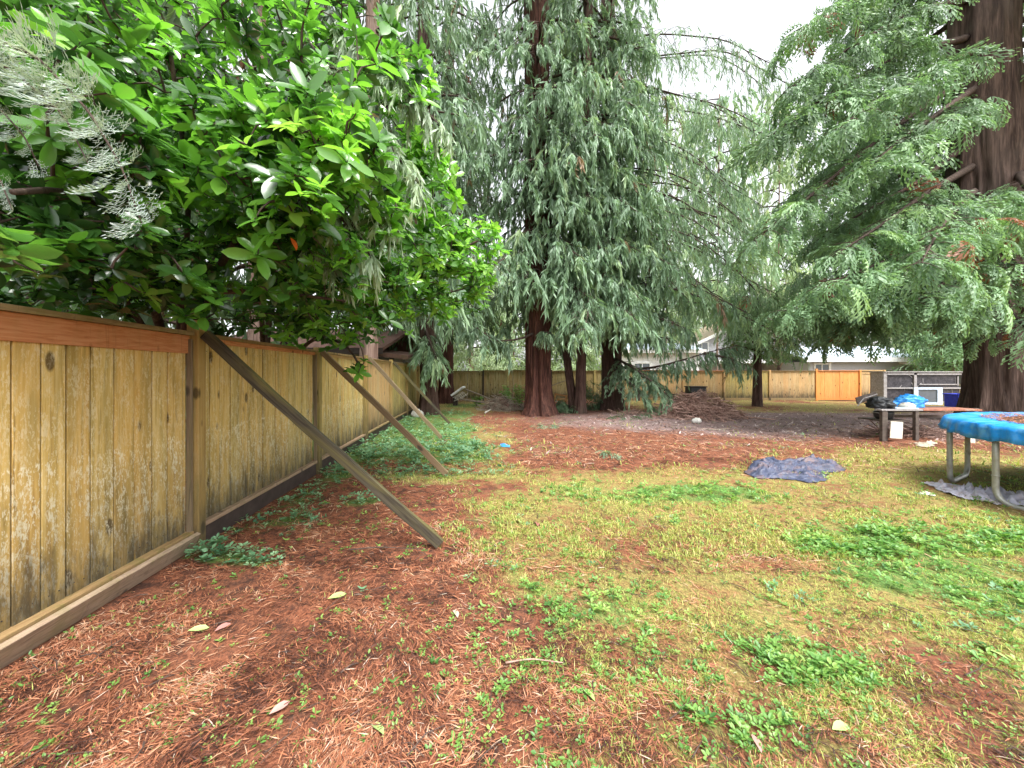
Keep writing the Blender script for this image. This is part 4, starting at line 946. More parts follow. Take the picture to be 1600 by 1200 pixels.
def window(parent, x, y, z, w_, h, fr='white'):
    g = Geo()
    for sx in (-1, 1): g.box((x+sx*w_/2, y-.05, z), (.09, .06, h+.09))
    for sz in (-1, 1): g.box((x, y-.05, z+sz*h/2), (w_-.09, .06, .09))
    g.box((x, y-.045, z), (.05, .04, h-.09)); f = g.build('window', M[fr], parent)
    g = Geo(); g.box((x, y-.03, z), (w_-.09, .02, h-.09)); g.build('pane', M['glass'], f)
# long white house
Y = 31.0; x0, x1 = (965-800)/F*Y, (1092-800)/F*Y; zt = 1.5+(584-548)/F*Y
h1 = thing('house', ((x0+x1)/2, Y, 0), 'long low white house with white fascia behind the back fence, left of the gabled one', 'house')
g = Geo(); g.box(((x0+x1)/2, Y+3, zt/2), (x1-x0, 6, zt)); siding_wall(g, x0, x1, Y-.02, .2, zt-.05); g.build('wall', M['white'], h1)
g = Geo(); prism(g, x0, x1, Y, Y+6, zt, zt+.75); g.build('roof', M['roof_blue'], h1)
g = Geo(); g.box(((x0+x1)/2, Y-.45, zt-.06), (x1-x0+.8, .05, .30)); g.build('fascia', M['white'], h1)
for xx in (.3, .7): window(h1, x0+(x1-x0)*xx, Y-.03, 1.9, 1.3, 1.0)
# gabled grey house
Y = 33.0; x0, x1 = (1078-800)/F*Y, (1290-800)/F*Y; xm = (x0+x1)/2; zt = 1.5+(584-541)/F*Y; zr = 1.5+(584-492)/F*Y
h2 = thing('house', (xm, Y, 0), 'grey-sided gabled house with pale rake boards and white window, behind the low conifer', 'house')
g = Geo(); g.box((xm, Y+4, zt/2), (x1-x0, 8, zt)); siding_wall(g, x0, x1, Y-.02, .2, zt)
n = 14
for q in range(n):
    za = zt+(zr-zt)*q/n; f_ = 1-(q+.5)/n; g.box((xm, Y+.0, za+(zr-zt)/n/2), ((x1-x0)*f_, .06, (zr-zt)/n-.01))
g.build('wall', M['siding'], h2)
g = Geo(); prism(g, x0, x1, Y, Y+8, zt, zr, 'y', .5, .16); g.build('roof', M['roof_moss'], h2)
for s_, xa in ((1, x0), (-1, x1)):
    L_ = math.hypot(xm-x0+.5, (zr-zt)*1.1); a_ = math.atan2(zr-zt, (xm-x0)); g = Geo()
    g.box(((xa+xm)/2-s_*.25, Y-.55, (zt+zr)/2-.02-.07), (L_, .05, .26), roty(np.array([-a_*s_]))[0]); g.build('rake_board', M['white'], h2)
window(h2, (1096-800)/F*Y, Y-.03, 1.5+(584-541)/F*Y-.2, 1.1, 1.1)
g = Geo(); zz = 1.5+(584-566)/F*Y; g.box((xm-2, Y-1.2, zz), (6.5, 2.2, .3)); g.build('porch_roof', M['white'], h2)
# blue-roofed house
Y = 28.0; x0, x1 = (1262-800)/F*Y, (1442-800)/F*Y; zt = 1.5+(584-565)/F*Y
h3 = thing('house', ((x0+x1)/2, Y, 0), 'low grey house with pale blue roof and wide white fascia behind the orange fence panel', 'house')
g = Geo(); g.box(((x0+x1)/2, Y+3.5, zt/2), (x1-x0, 7, zt)); siding_wall(g, x0, x1, Y-.02, .15, zt-.1); g.build('wall', M['siding'], h3)
g = Geo(); prism(g, x0, x1, Y, Y+7, zt+.25, zt+1.3, over=.6); g.build('roof', M['roof_blue'], h3)
g = Geo(); g.box(((x0+x1)/2, Y-.64, zt+.13), (x1-x0+1.2, .06, .34)); g.build('fascia', M['white'], h3)
window(h3, (1283-800)/F*Y, Y-.03, 1.85, 1.1, .8)
g = Geo(); g.box(((1296-800)/F*Y, Y-.04, zt/2), (.14, .07, zt)); g.build('corner_trim', M['white'], h3)
# open porch shelter
Y = 27.0; x0, x1 = (1432-800)/F*Y, (1486-800)/F*Y; zt = 1.5+(584-568)/F*Y
h4 = thing('porch', ((x0+x1)/2, Y, 0), 'open-sided porch with pale roof on slim posts beside the blue-roofed house', 'porch')
g = Geo(); g.box(((x0+x1)/2, Y+1.2, zt+.12), (x1-x0+.5, 3.4, .22), rotx(np.array([.10]))[0]); g.build('roof', M['white'], h4)
for xx in (x0+.1, (x0+x1)/2, x1-.1):
    g = Geo(); g.box((xx, Y, zt/2), (.12, .12, zt)); g.build('post', M['white'] if xx == x0+.1 else M['greyframe'], h4)
g = Geo(); g.box(((x0+x1)/2, Y, 1.62), (x1-x0-.3, .05, .07)); g.build('railing', M['greyframe'], h4)
# brown roofed house behind the left fence
h5 = thing('house', (-8.6, 13, 0), 'brown-shingled low house with wide eaves seen over the left fence through leaves', 'house')
ya, yb = 12.2, 17.5; xa, xb = P(415, 0, 12.2)[0]-2.0, P(588, 0, 12.2)[0]
g = Geo(); g.box(((xa+xb)/2-.3, (ya+yb)/2+.3, 1.15), (xb-xa-.8, yb-ya-.6, 2.3)); g.build('wall', M['wall_tan'], h5)
g = Geo(); prism(g, xa, xb, ya, yb, 2.35, 3.15, 'x', .35, .1); g.build('roof', M['roof_brown'], h5)
g = Geo(); g.box(((xa+xb)/2, ya-.38, 2.23), (xb-xa+.7, .05, .20)); g.build('fascia', M['trim_dark'], h5)
g = Geo(); g.box((P(612, 0, 12.6)[0], 12.6, 1.1), (.12, .12, 2.2)); g.build('porch_post', M['trim_dark'], h5)
g = Geo(); g.box((P(612, 0, 13)[0]-.3, 13.2, 2.25), (2.2, 2.2, .14), rotx(np.array([.08]))[0]@roty(np.array([.12]))[0]); g.build('porch_roof', M['roof_brown'], h5)
h6 = thing('shed', P(648, 0, 19)*np.array([1, 1, 0])+np.array([-.8, 0, 0]), 'pale flat-roofed shed peeking over the far end of the left fence', 'shed')
g = Geo(); g.box((P(648, 0, 19)[0]-1.2, 19.4, 1.15), (2.4, 2, 2.3)); g.build('wall', M['white'], h6)
g = Geo(); g.box((P(648, 0, 19)[0]-1.2, 19.3, 2.38), (3, 2.6, .14)); g.build('roof', M['greyframe'], h6)

# ------------------------------------------------------------------ trampoline
C0 = np.array([7.42, 3.72, 0]); R0 = 2.0; TZ = .90
tr = thing('trampoline', C0, 'round trampoline with wrinkled bright blue pad and needle-strewn mat at the right edge', 'trampoline')
A = np.linspace(0, 2*math.pi, 361)[:-1]; n = len(A); g = Geo()
rr = [1.50, 1.62, 1.80, 1.94, 1.985, 2.0, 2.005, 2.01]; zz = [.008, .014, .018, .014, .002, -.04, -.09, -.145]; V = []
for q, (r_, z_) in enumerate(zip(rr, zz)):
    wr = (fbm(np.cos(A)*3.0+q*.3, np.sin(A)*3.0+q*.25, 9, 4)-.5); w2 = (1-np.abs(2*fbm(np.cos(A)*16, np.sin(A)*16+q*.12, 19, 3)-1)*1.8)-.45
    zo = z_+wr*.035+(w2*.010 if q < 4 else 0)
    if q >= 5: zo = zo+wr*.12*(q-4)/3+(fbm(A*9, 0*A, 4, 3)-.5)*.08*(q-4)/3
    ro = r_+(w2*.055*(q-3)/3+wr*.05 if q > 3 else 0)
    V.append(np.stack([C0[0]+np.cos(A)*ro, C0[1]+np.sin(A)*ro, TZ+zo], 1))
i = np.arange(len(rr)-1)[:, None]*n; j = np.arange(n)[None]; j2 = (j+1) % n
Qr = np.stack([i+j, i+n+j, i+n+j2, i+j2], -1).reshape(-1, 4)
g.add(np.vstack(V), None, Qr, (.5, .5, .5)); o = g.build('safety_pad', M['blue'], tr, smooth=True)
sol = o.modifiers.new('thick', 'SOLIDIFY'); sol.thickness = .012; sol.offset = -1
g = Geo(); V = [[C0[0], C0[1], TZ-.05]]+[[C0[0]+math.cos(a)*1.62, C0[1]+math.sin(a)*1.62, TZ+.002] for a in A]
V2 = [[x, y, z-.01] for x, y, z in V]; g.add(V+V2, [[0, q+1, (q+1) % n+1] for q in range(n)]+[[n+1, n+1+(q+1) % n+1, n+1+q+1] for q in range(n)], None, (.5, .5, .5)); g.build('mat', M['mat_black'], tr)
g = Geo(); g.tube([[C0[0]+math.cos(a)*1.90, C0[1]+math.sin(a)*1.90, TZ-.03] for a in np.r_[A, A[:1]]], .024, 10, cap=False); g.build('frame_ring', M['steel'], tr, smooth=True)
def uleg(pa, pb):
    pa = np.array(pa); pb = np.array(pb); d = pb-pa; L_ = np.linalg.norm(d); d /= L_; pts = []
    top = TZ-.03; rb_ = .16; pts += [pa+[0, 0, top], pa+[0, 0, top*.6], pa+[0, 0, rb_+.03]]
    for a in np.linspace(.25, 1.57, 6): pts.append(pa+d*rb_*(1-math.cos(a))+np.array([0, 0, .03+rb_*(1-math.sin(a))]))
    pts.append((pa+pb)/2+np.array([0, 0, .03]))
    for a in np.linspace(1.57, .25, 6): pts.append(pb-d*rb_*(1-math.cos(a))+np.array([0, 0, .03+rb_*(1-math.sin(a))]))
    pts += [pb+[0, 0, rb_+.03], pb+[0, 0, top*.6], pb+[0, 0, top]]
    g = Geo(); g.tube(pts, .0285, 14, (.5, .5, .5)); o = g.build('leg', M['steel'], tr, smooth=True)
    for p_ in (pa, pb):
        g = Geo(); g.tube([p_+[0, 0, .33], p_+[0, 0, .345]], .034, 14); g.build('collar', M['steel'], o, smooth=True)
def cp(a_): return [C0[0]+1.90*math.cos(a_), C0[1]+1.90*math.sin(a_), 0]
for pa_, pb_ in (([5.90, 4.96, 0], [6.66, 5.38, 0]), ([5.52, 4.20, 0], cp(-2.75)), (cp(1.35), cp(.75)), (cp(.1), cp(-.5)), (cp(-1.1), cp(-1.8))): uleg(pa_, pb_)
g = Geo(); N = 14000; a = rng.random(N)*6.28; r_ = 1.62*np.sqrt(rng.random(N))*1.02; x = C0[0]+np.cos(a)*r_; y = C0[1]+np.sin(a)*r_
L_ = rng.uniform(.03, .10, N); Mx = rotz(rng.random(N)*6.28)@roty(rng.normal(0, .15, N)); Mx = Mx*np.stack([L_, L_*1.3, L_], 1)[:, None, :]
g.scatter(pl[1], Mx, np.stack([x, y, TZ-.05+.055*(r_/1.62)+.02+rng.random(N)*.012], 1), np.stack([np.clip(rng.normal(.6, .2, N), 0, 1), rng.random(N)*.95, rng.random(N)], 1))
tag(g.build('fallen_needles', M['litter']), kind='stuff')

# ------------------------------------------------------------------ cloths on the ground
def cloth(name, label, cat, outline, mt, hgt, seed, fold=4.0, cell=.022, kind=None, ang=.5):
    """crumpled sheet lying on the ground; outline in photo pixels of its footprint"""
    O = np.array([G(*p)[:2] for p in outline]); x0, y0 = O.min(0); x1, y1 = O.max(0)
    nx_ = int((x1-x0)/cell)+2; ny_ = int((y1-y0)/cell)+2; X, Yg = np.meshgrid(np.linspace(x0, x1, nx_), np.linspace(y0, y1, ny_))
    inside = np.zeros(X.shape, bool); m_ = len(O); dist = np.full(X.shape, 9.)
    jx = X+(fbm(X*5, Yg*5, seed, 3)-.5)*.22; jy = Yg+(fbm(X*5, Yg*5, seed+3, 3)-.5)*.22
    for q in range(m_):
        a, b_ = O[q], O[(q+1) % m_]
        cnd = ((a[1] > jy) != (b_[1] > jy)) & (jx < (b_[0]-a[0])*(jy-a[1])/(b_[1]-a[1]+1e-12)+a[0]); inside ^= cnd
        ab = b_-a; tt = np.clip(((jx-a[0])*ab[0]+(jy-a[1])*ab[1])/(ab@ab+1e-9), 0, 1); dist = np.minimum(dist, np.hypot(jx-a[0]-ab[0]*tt, jy-a[1]-ab[1]*tt))
    u = X*math.cos(ang)+Yg*math.sin(ang); v = -X*math.sin(ang)+Yg*math.cos(ang)
    wx = (fbm(u*2.2, v*2.2, seed+7, 3)-.5)*1.3
    f1 = 1-np.abs(2*fbm((u+wx*.3)*fold*.45, (v+wx*.4)*fold*2.6, seed+11, 2)-1)*3.0; f2 = 1-np.abs(2*fbm((u-wx*.5)*fold*1.2, (v+wx*.6)*fold*5.2, seed+13, 2)-1)*2.2
    f3 = fbm(u*2.0, v*3.0, seed+15, 2)
    Z = hgt*np.clip(.12+.75*np.clip(f1, 0, 1)**2.4+.38*np.clip(f2, 0, 1)**1.8+.6*(f3-.5), .04, 1.3)*sm(0, .16, dist)+.012+gz(X, Yg)
    Z = np.where(inside, Z, 0); idx = np.arange(nx_*ny_).reshape(ny_, nx_)
    k_ = inside[:-1, :-1] & inside[1:, :-1] & inside[:-1, 1:] & inside[1:, 1:]
    Q = np.stack([idx[:-1, :-1], idx[:-1, 1:], idx[1:, 1:], idx[1:, :-1]], -1)[k_]
    us = np.unique(Q); rm = np.full(nx_*ny_, -1); rm[us] = np.arange(len(us)); VV = np.stack([X.ravel(), Yg.ravel(), Z.ravel()], 1)[us]
    g = Geo(); g.add(VV, None, rm[Q], (.5, .5, .5)); o = g.build(name, mt, smooth=True)
    s_ = o.modifiers.new('thick', 'SOLIDIFY'); s_.thickness = .004; s_.offset = 0
    return tag(o, label, cat)
cloth('tarp', 'crumpled navy blue cloth dropped on the grass left of the trampoline', 'cloth', [(1168, 735), (1178, 719), (1215, 720), (1250, 716), (1270, 714), (1290, 722), (1322, 728), (1318, 737), (1285, 741), (1288, 756), (1262, 753), (1225, 749), (1185, 749), (1166, 743)], M['navy'], .11, 3, 3.6, ang=-.2, cell=.011)
cloth('plastic_sheet', 'grey plastic sheet lying flat under the near trampoline legs', 'tarp', [(1438, 757), (1470, 756), (1500, 760), (1540, 769), (1600, 776), (1680, 783), (1690, 800), (1620, 797), (1570, 795), (1530, 785), (1490, 777), (1462, 768)], M['sheet'], .10, 8, 5.0, cell=.018)
# debris near it
cloth('rag', 'pale scrap of cloth in the grass left of the plastic sheet', 'rag', [(1434, 772), (1448, 770), (1458, 774), (1455, 778), (1440, 779)], M['paper'], .03, 22)
cloth('rag', 'rusty red rag on the grass before the right end of the orange panel', 'rag', [(1358, 630), (1368, 626), (1384, 627), (1388, 631), (1372, 633)], M['rust'], .25, 25, cell=.05)

# ------------------------------------------------------------------ brush piles
def pile(name, label, c, rx, ry, h, n, mt, ln, rad, seed, cat='brush pile', frond=0, extra_mt=None):
    r = np.random.default_rng(seed); root = thing(name, c, label, cat); g = Geo()
    for q in range(n):
        a = r.uniform(0, 6.28); rr_ = math.sqrt(r.random()); x = c[0]+math.cos(a)*rr_*rx; y = c[1]+math.sin(a)*rr_*ry
        top = h*max(.03, 1-rr_**1.6); z = top*r.uniform(.2, 1)+.02; l = ln*r.uniform(.4, 1.3); th = r.normal(0, .8) if q % 3 else r.uniform(0, 6.28); tl = r.normal(0, .28)
        d = np.array([math.cos(th)*math.cos(tl), math.sin(th)*math.cos(tl), math.sin(tl)]); s_ = r.normal(0, .25, 3)
        pts = np.array([np.array([x, y, z])+d*l*u_+s_*l*(u_*u_) for u_ in np.linspace(-.5, .5, 6)]); pts[:, 2] = np.maximum(pts[:, 2], .015)
        ra = rad*r.uniform(.4, 1.4); g.tube(pts, np.linspace(ra, ra*.4, 6), 5, [r.random(), r.random(), r.random()])
        if r.random() < .5:
            p1 = pts[r.integers(2, 5)]; g.tube([p1, p1+d*l*.2+r.normal(0, .06, 3), p1+d*l*.35+r.normal(0, .12, 3)], [ra*.5, ra*.35, ra*.2], 4, r.random(3))
    g.build('sticks', mt, root, smooth=True)
    if frond:
        fg = Geo(); N = frond; a = r.random(N)*6.28; rr_ = np.sqrt(r.random(N)); O = np.stack([c[0]+np.cos(a)*rr_*rx, c[1]+np.sin(a)*rr_*ry, h*(1-rr_**1.6)*r.uniform(.6, 1.0, N)+.04], 1)
        Mx = rotz(r.random(N)*6.28)@roty(r.normal(0, .4, N))@rotx(r.normal(0, .6, N))*(r.uniform(.18, .4, N))[:, None, None]; w_ = r.integers(0, 4, N)
        TI = np.stack([np.clip(r.normal(.45, .2, N), 0, 1), r.random(N)*.95, r.random(N)], 1)
        for q in range(4): k_ = w_ == q; fg.scatter(FRONDS[q], Mx[k_], O[k_], TI[k_])
        fg.build('fronds', extra_mt, root)
    return root
M['deadfrond'] = leaf_mat('dead_frond', [(0, (.09, .05, .04)), (.5, (.26, .145, .115)), (1, (.42, .28, .23))], .1, .7, .2, tmul=1)
pile('brush_pile', 'wide heap of reddish dead branches in the middle distance', np.array([6.35, 12.6, 0]), 1.45, .9, .92, 560, M['stick'], .85, .015, 5, frond=420, extra_mt=M['deadfrond'])
pile('brush_pile', 'small grey twig heap left of the flared trunk', np.array([-.45, 15.2, 0]), .75, .6, .62, 300, M['stickgrey'], .8, .010, 6, frond=60, extra_mt=M['deadfrond'])
pile('brush_pile', 'low tangle of sticks under the work table', np.array([9.6, 8.9, 0]), 1.1, .5, .22, 130, M['stick'], .7, .014, 8)
def stick(label, pts, r0, mt='stick', grp=None):
    g = Geo(); g.tube(interp([np.array(p) for p in pts], 12), np.linspace(r0, r0*.4, 12), 6, rng.random(3)); tag(g.build('fallen_branch', M[mt], smooth=True), label, 'branch', grp)
def gp(px, py, z=.03): p = G(px, py); p[2] = z; return p
stick('long dark stick trailing right from the brush heap', [gp(1150, 652), gp(1180, 655, .05), gp(1212, 657)], .035)
stick('thin stick on the ground left of the brush heap', [gp(1020, 652), gp(1060, 651, .06), gp(1090, 650)], .025)
stick('thin stick on the pale chips before the brush heap', [gp(1095, 672), gp(1120, 673), gp(1142, 671)], .015, 'stickgrey')
stick('pale peeled stick by the small grey twig heap', [gp(758, 646), gp(768, 642, .08), gp(775, 639, .12)], .03, 'paper')
stick('fallen limb stretching between the small grey heap and the flared trunk', [gp(785, 634, .1), gp(800, 636, .08), gp(826, 638, .05)], .04, 'stickgrey')
stick('dark twig lying in the litter near the foot of the nearest prop', [gp(545, 862, .015), gp(590, 858, .02), gp(660, 861, .015)], .006, 'twig')
stick('long brown stick at the bottom of the yard, in the near litter', [gp(790, 1040, .015), gp(830, 1035, .02), gp(880, 1040, .015)], .005, 'stick')
def bough(label, c, rx, ry, n, sz, mt, seed, h=.25):
    r = np.random.default_rng(seed); g = Geo(); a = r.random(n)*6.28; q_ = np.sqrt(r.random(n)); O = np.stack([c[0]+np.cos(a)*q_*rx, c[1]+np.sin(a)*q_*ry, .04+h*r.random(n)*(1-q_*q_)], 1)
    Mx = rotz(a+r.normal(0, .6, n))@roty(r.normal(.05, .25, n))@rotx(r.normal(0, .4, n))*(sz*r.uniform(.6, 1.3, n))[:, None, None]; w_ = r.integers(0, 4, n)
    for q in range(4): k_ = w_ == q; g.scatter(FRONDS[q], Mx[k_], O[k_], np.stack([np.clip(r.normal(.35, .15, n), 0, 1), r.random(n)*.9, r.random(n)], 1)[k_])
    tag(g.build('fallen_bough', mt), label, 'branch')
bough('dark green broken bough heaped between the flared trunk and the twin stems', [2.0, 14.6, 0], .45, .5, 90, .5, M['weepdark'], 3, .7)
bough('tall dark broken bough propped behind the twin stems', [3.35, 16.0, 0], .5, .5, 130, .6, M['weepdark'], 4, 1.3)
bough('flat green sprig lying before the black-trunked cedar', gp(978, 655), .55, .3, 40, .4, M['weepdark'], 5, .06)
bough('small green sprig on the red litter in front of the flared trunk', gp(852, 668), .28, .22, 18, .3, M['weep'], 6, .05)
bough('tiny green sprig on the litter, nearer than the other sprigs', gp(950, 712), .10, .07, 16, .22, M['weep'], 8, .04)
# yellow-green seedlings at the back fence
r = np.random.default_rng(12)
for q, (px, py, h, lb) in enumerate(((812, 640, 1.0, 'yellow-green sapling beside the flared trunk, by the back fence'), (797, 636, .7, 'lower leafy sapling left of the flared trunk, by the back fence'), (745, 634, .4, 'short green seedling under the fallen white board'))):
    c = gp(px, py, 0); root = thing('sapling', c, lb, 'plant'); g = Geo(); g2 = Geo(); O = []
    for e in range(7):
        d = np.array([r.normal(0, .35), r.normal(0, .35), 1]); pts = [c, c+d*h*.5, c+d*h*r.uniform(.8, 1.1)+r.normal(0, .05, 3)]; g2.tube(pts, [.012, .008, .004], 4)
        for u_ in np.linspace(.3, 1, 7): O.append(c+d*h*u_)
    O = np.array(O); N = len(O); Mx = align(r.normal(0, .5, (N, 3))+[0, 0, 1], r.random(N)*6.28)*(.15*r.uniform(.6, 1.2, N))[:, None, None]
    g.scatter(WH[4], Mx, O, np.stack([np.clip(r.normal(.6, .2, N), 0, 1), r.random(N)*.9, r.random(N)], 1)); g2.build('stems', M['twig'], root); g.build('leaves', M['weed'], root)

# ------------------------------------------------------------------ fallen white board on poles
Yh = 17.2; bb = thing('fallen_backboard', (P(712, 0, Yh)[0], Yh, 0), 'white board with tangled net, tipped over on two long poles in the left corner', 'sports hoop')
pa, pb = P(705, 618, Yh), P(723, 605, Yh); d = pb-pa; L_ = np.linalg.norm(d); a_ = math.atan2(d[2], d[0])
g = Geo(); g.box((pa+pb)/2+[0, .45, 0], (L_, 1.0, .09), roty(np.array([-a_]))[0], (.5, .5, .5)); g.build('board', M['white'], bb, bevel=.01)
g = Geo(); g.tube([P(726, 608, Yh-.1), P(748, 616, Yh-.5), P(772, 626, Yh-1)], .032, 8); g.build('pole', M['stickgrey'], bb, smooth=True)
g = Geo(); g.tube([P(712, 622, Yh), P(735, 626, Yh-.3), P(757, 629, Yh-.6)], .035, 8); g.build('pole', M['stickgrey'], bb, smooth=True)
r = np.random.default_rng(3)
g = Geo()
for q in range(14):
    p0 = P(708+q*1.1, 621-q*.7, Yh-.05); g.tube([p0, p0+[.10, r.normal(0, .06), -.06], p0+[.16+r.normal(0, .05), r.normal(0, .05), -.13-r.random()*.08], p0+[.28, 0, -.05]], .008, 4, cap=False)
g.build('net', M['paper'], bb)
for px, lb in ((709, 0), (713, 0)):
    g = Geo(); p0 = P(px, 620, Yh); g.box((p0[0], Yh+.1, p0[2]/2), (.10, .10, p0[2])); g.build('foot', M['trim_dark'], bb)
# orange wooden crate
c = P(874, 630, 17.0); cr = thing('wooden_crate', c*np.array([1, 1, 0]), 'orange wooden frame tipped against the back fence between two trunks', 'crate')
Rt = rotz(np.array([.25]))[0]@roty(np.array([.18]))[0]
for dx, dz, sx, sz, nm in ((0, .52, .62, .07, 'slat'), (0, .28, .62, .07, 'slat'), (0, .05, .62, .07, 'slat'), (-.28, .28, .07, .56, 'upright'), (.28, .28, .07, .56, 'upright')):
    g = Geo(); g.box(c*np.array([1, 1, 0])+Rt@np.array([dx, (0 if nm == 'slat' else .03), dz]), (sx, .03, sz), Rt); g.build(nm, M['orangewood'], cr)
g = Geo(); g.box(c*np.array([1, 1, 0])+Rt@np.array([.0, .25, .2]), (.5, .4, .03), Rt); g.build('base_board', M['paper'], cr)

# dark bin behind the brush heap, pale rock
bn = thing('storage_bin', (P(1087, 0, 14.6)[0], 14.6, 0), 'black box standing behind the brush heap', 'bin')
zt = P(0, 605, 14.6)[2]; g = Geo(); g.box((bn.location[0], 14.6, zt/2), (.62, .5, zt)); g.build('body', M['pot'], bn, bevel=.02)
g = Geo(); g.box((bn.location[0], 14.6, zt+.02), (.67, .55, .045)); g.build('lid', M['trim_dark'], bn, bevel=.01)
def lump(name, label, cat, c, s_, mt, seed, n=24):
    g = Geo(); U, V_ = np.meshgrid(np.linspace(0, 2*math.pi, n, endpoint=False), np.linspace(0, math.pi, n//2)); nz = 1+(fbm(np.cos(U)*np.sin(V_)*1.8+5, np.sin(U)*np.sin(V_)*1.8+V_, seed, 3)-.5)*.9
    v = np.stack([np.cos(U)*np.sin(V_)*s_[0]*nz, np.sin(U)*np.sin(V_)*s_[1]*nz, np.cos(V_)*s_[2]*nz], -1).reshape(-1, 3)+c
    v[:, 2] = np.maximum(v[:, 2], c[2]-s_[2]*.6)
    i = np.arange(n//2-1)[:, None]*n; j = np.arange(n)[None]; g.add(v, None, np.stack([i+j, i+(j+1) % n, i+n+(j+1) % n, i+n+j], -1).reshape(-1, 4)); o = g.build(name, mt, smooth=True)
    return tag(o, label, cat)
lump('rock', 'pale rock on the grey chips in front of the brush heap', 'rock', gp(1088, 661, .06), (.13, .10, .10), M['stone'], 4)
lump('rock', 'pale rock at the foot of the left fence behind the third prop', 'rock', gp(652, 652, .1), (.22, .16, .18), M['stone'], 6)

# ------------------------------------------------------------------ wire hutch by the back fence
Yh = 18.0; hx0, hx1 = P(1382, 0, Yh)[0], P(1504, 0, Yh)[0]; ht = P(0, 581, Yh)[2]; W_ = hx1-hx0
hu = thing('hutch', ((hx0+hx1)/2, Yh, 0), 'weathered grey hutch with torn dark screen bays, between the back fence and giant trunk', 'hutch')
def bx_(nm, c, s_, mt, parent=hu, rot=None, bevel=0): g = Geo(); g.box(c, s_, rot); return g.build(nm, M[mt], parent, bevel=bevel)
bx_('back_panel', ((hx0+hx1)/2, Yh+.7, ht/2), (W_, .03, ht-.05), 'screen')
bx_('side_panel', (hx0+.02, Yh+.38, ht/2), (.03, .62, ht-.05), 'greyframe')
bx_('top_board', ((hx0+hx1)/2, Yh+.33, ht), (W_+.1, .82, .05), 'greyframe')
bx_('floor_board', ((hx0+hx1)/2, Yh+.35, .12), (W_, .7, .05), 'greyframe')
for q, u_ in enumerate((0, .385, 1)): bx_('upright', (hx0+W_*u_, Yh, ht/2), (.16 if q == 0 else .13, .09, ht), 'greyframe')
bx_('cross_rail', ((hx0+hx1)/2, Yh-.01, .80), (W_-.2, .06, .07), 'greyframe'); bx_('cross_rail', ((hx0+hx1)/2, Yh-.015, ht-.10), (W_-.2, .06, .10), 'greyframe')
for u0, u1, z0, z1 in ((.03, .37, .84, ht-.15), (.40, .97, .84, ht-.15), (.03, .37, .14, .77), (.76, .97, .14, .77)):
    bx_('screen', (hx0+W_*(u0+u1)/2, Yh+.03, (z0+z1)/2), (W_*(u1-u0), .01, z1-z0), 'screen')
bx_('inner_frame', (hx0+W_*.69, Yh-.01, .98), (W_*.5, .04, .05), 'greyframe')
bx_('inner_frame', (hx0+W_*.93, Yh-.02, 1.15), (.05, .04, .45), 'greyframe')
r = np.random.default_rng(8)
for q in range(12):
    g = Geo(); x = hx0+W_*r.uniform(.04, .95); z = r.uniform(.5, ht-.2); l = r.uniform(.1, .45); g.box((x, Yh+.015, z), (r.uniform(.01, .04), .006, l), roty(np.array([r.normal(0, .4)]))[0]); g.build('torn_strip', M['greyframe'], hu)
wd_ = thing('window_frame', (hx0+W_*.53, Yh-.45, 0), 'pale blue old window frame leaning against the hutch front', 'window frame')
wx0, wx1, wz = P(1428, 0, 17.6)[0], P(1471, 0, 17.6)[0], P(0, 606, 17.6)[2]
for c, s_ in ((((wx0+.09), 17.6, wz/2+.02), (.20, .05, wz)), ((wx1-.09, 17.6, wz/2+.02), (.24, .05, wz)), (((wx0+wx1)/2, 17.6, wz-.03), (wx1-wx0-.42, .05, .10)), (((wx0+wx1)/2, 17.6, .08), (wx1-wx0-.42, .05, .10))):
    g = Geo(); g.box(c, s_); g.build('frame_bar', M['lightframe'], wd_)
g = Geo(); g.box(((wx0+wx1)/2, 17.62, wz/2), (wx1-wx0-.40, .01, wz-.2)); g.build('pane', M['glass'], wd_)
cr = thing('plastic_crate', (P(1497, 0, 16.5)[0], 16.5, 0), 'deep blue plastic crate against the big trunk, right of the hutch', 'crate')
zz = P(0, 616, 16.5)[2]; x_ = cr.location[0]
for c, s_ in (((x_, 16.25, zz/2), (.62, .03, zz)), ((x_, 16.75, zz/2), (.62, .03, zz)), ((x_-.3, 16.5, zz/2), (.03, .47, zz)), ((x_+.3, 16.5, zz/2), (.03, .47, zz))):
    g = Geo(); g.box(c, s_); g.build('side', M['bluecrate'], cr)
g = Geo(); g.tube([[x_-.32, 16.2, zz], [x_+.32, 16.2, zz], [x_+.32, 16.8, zz], [x_-.32, 16.8, zz], [x_-.32, 16.2, zz]], .03, 6); g.build('rim', M['bluecrate'], cr)

# ------------------------------------------------------------------ work table
tb = thing('work_table', (9.3, 8.4, 0), 'rough dark wooden work table loaded with junk, left of the trampoline', 'table')
def tbx(nm, px0, px1, py0, py1, y0, y1, mt, bevel=.004):
    a = P(px0, py1, y0); b_ = P(px1, py0, y0); g = Geo(); g.box(((a[0]+b_[0])/2, (y0+y1)/2, (a[2]+b_[2])/2), (abs(b_[0]-a[0]), y1-y0, abs(b_[2]-a[2]))); return g.build(nm, M[mt], tb, bevel=bevel)
ZT = .70
def plank(y, w_, x0, x1, mt, z=ZT): g = Geo(); g.box(((x0+x1)/2, y, z), (x1-x0, w_-.008, .035)); g.build('top_plank', M[mt], tb, bevel=.003)
for q in range(5): plank(8.18+q*.17, .17, 8.12*(8.18+q*.17)/8.18+rng.uniform(0, .04), 9.05, 'tablewood' if q % 2 else 'greyframe'); plank(8.18+q*.17, .17, 9.06, 10.35+rng.uniform(0, .05), 'tableplank' if q < 3 else 'tablewood')
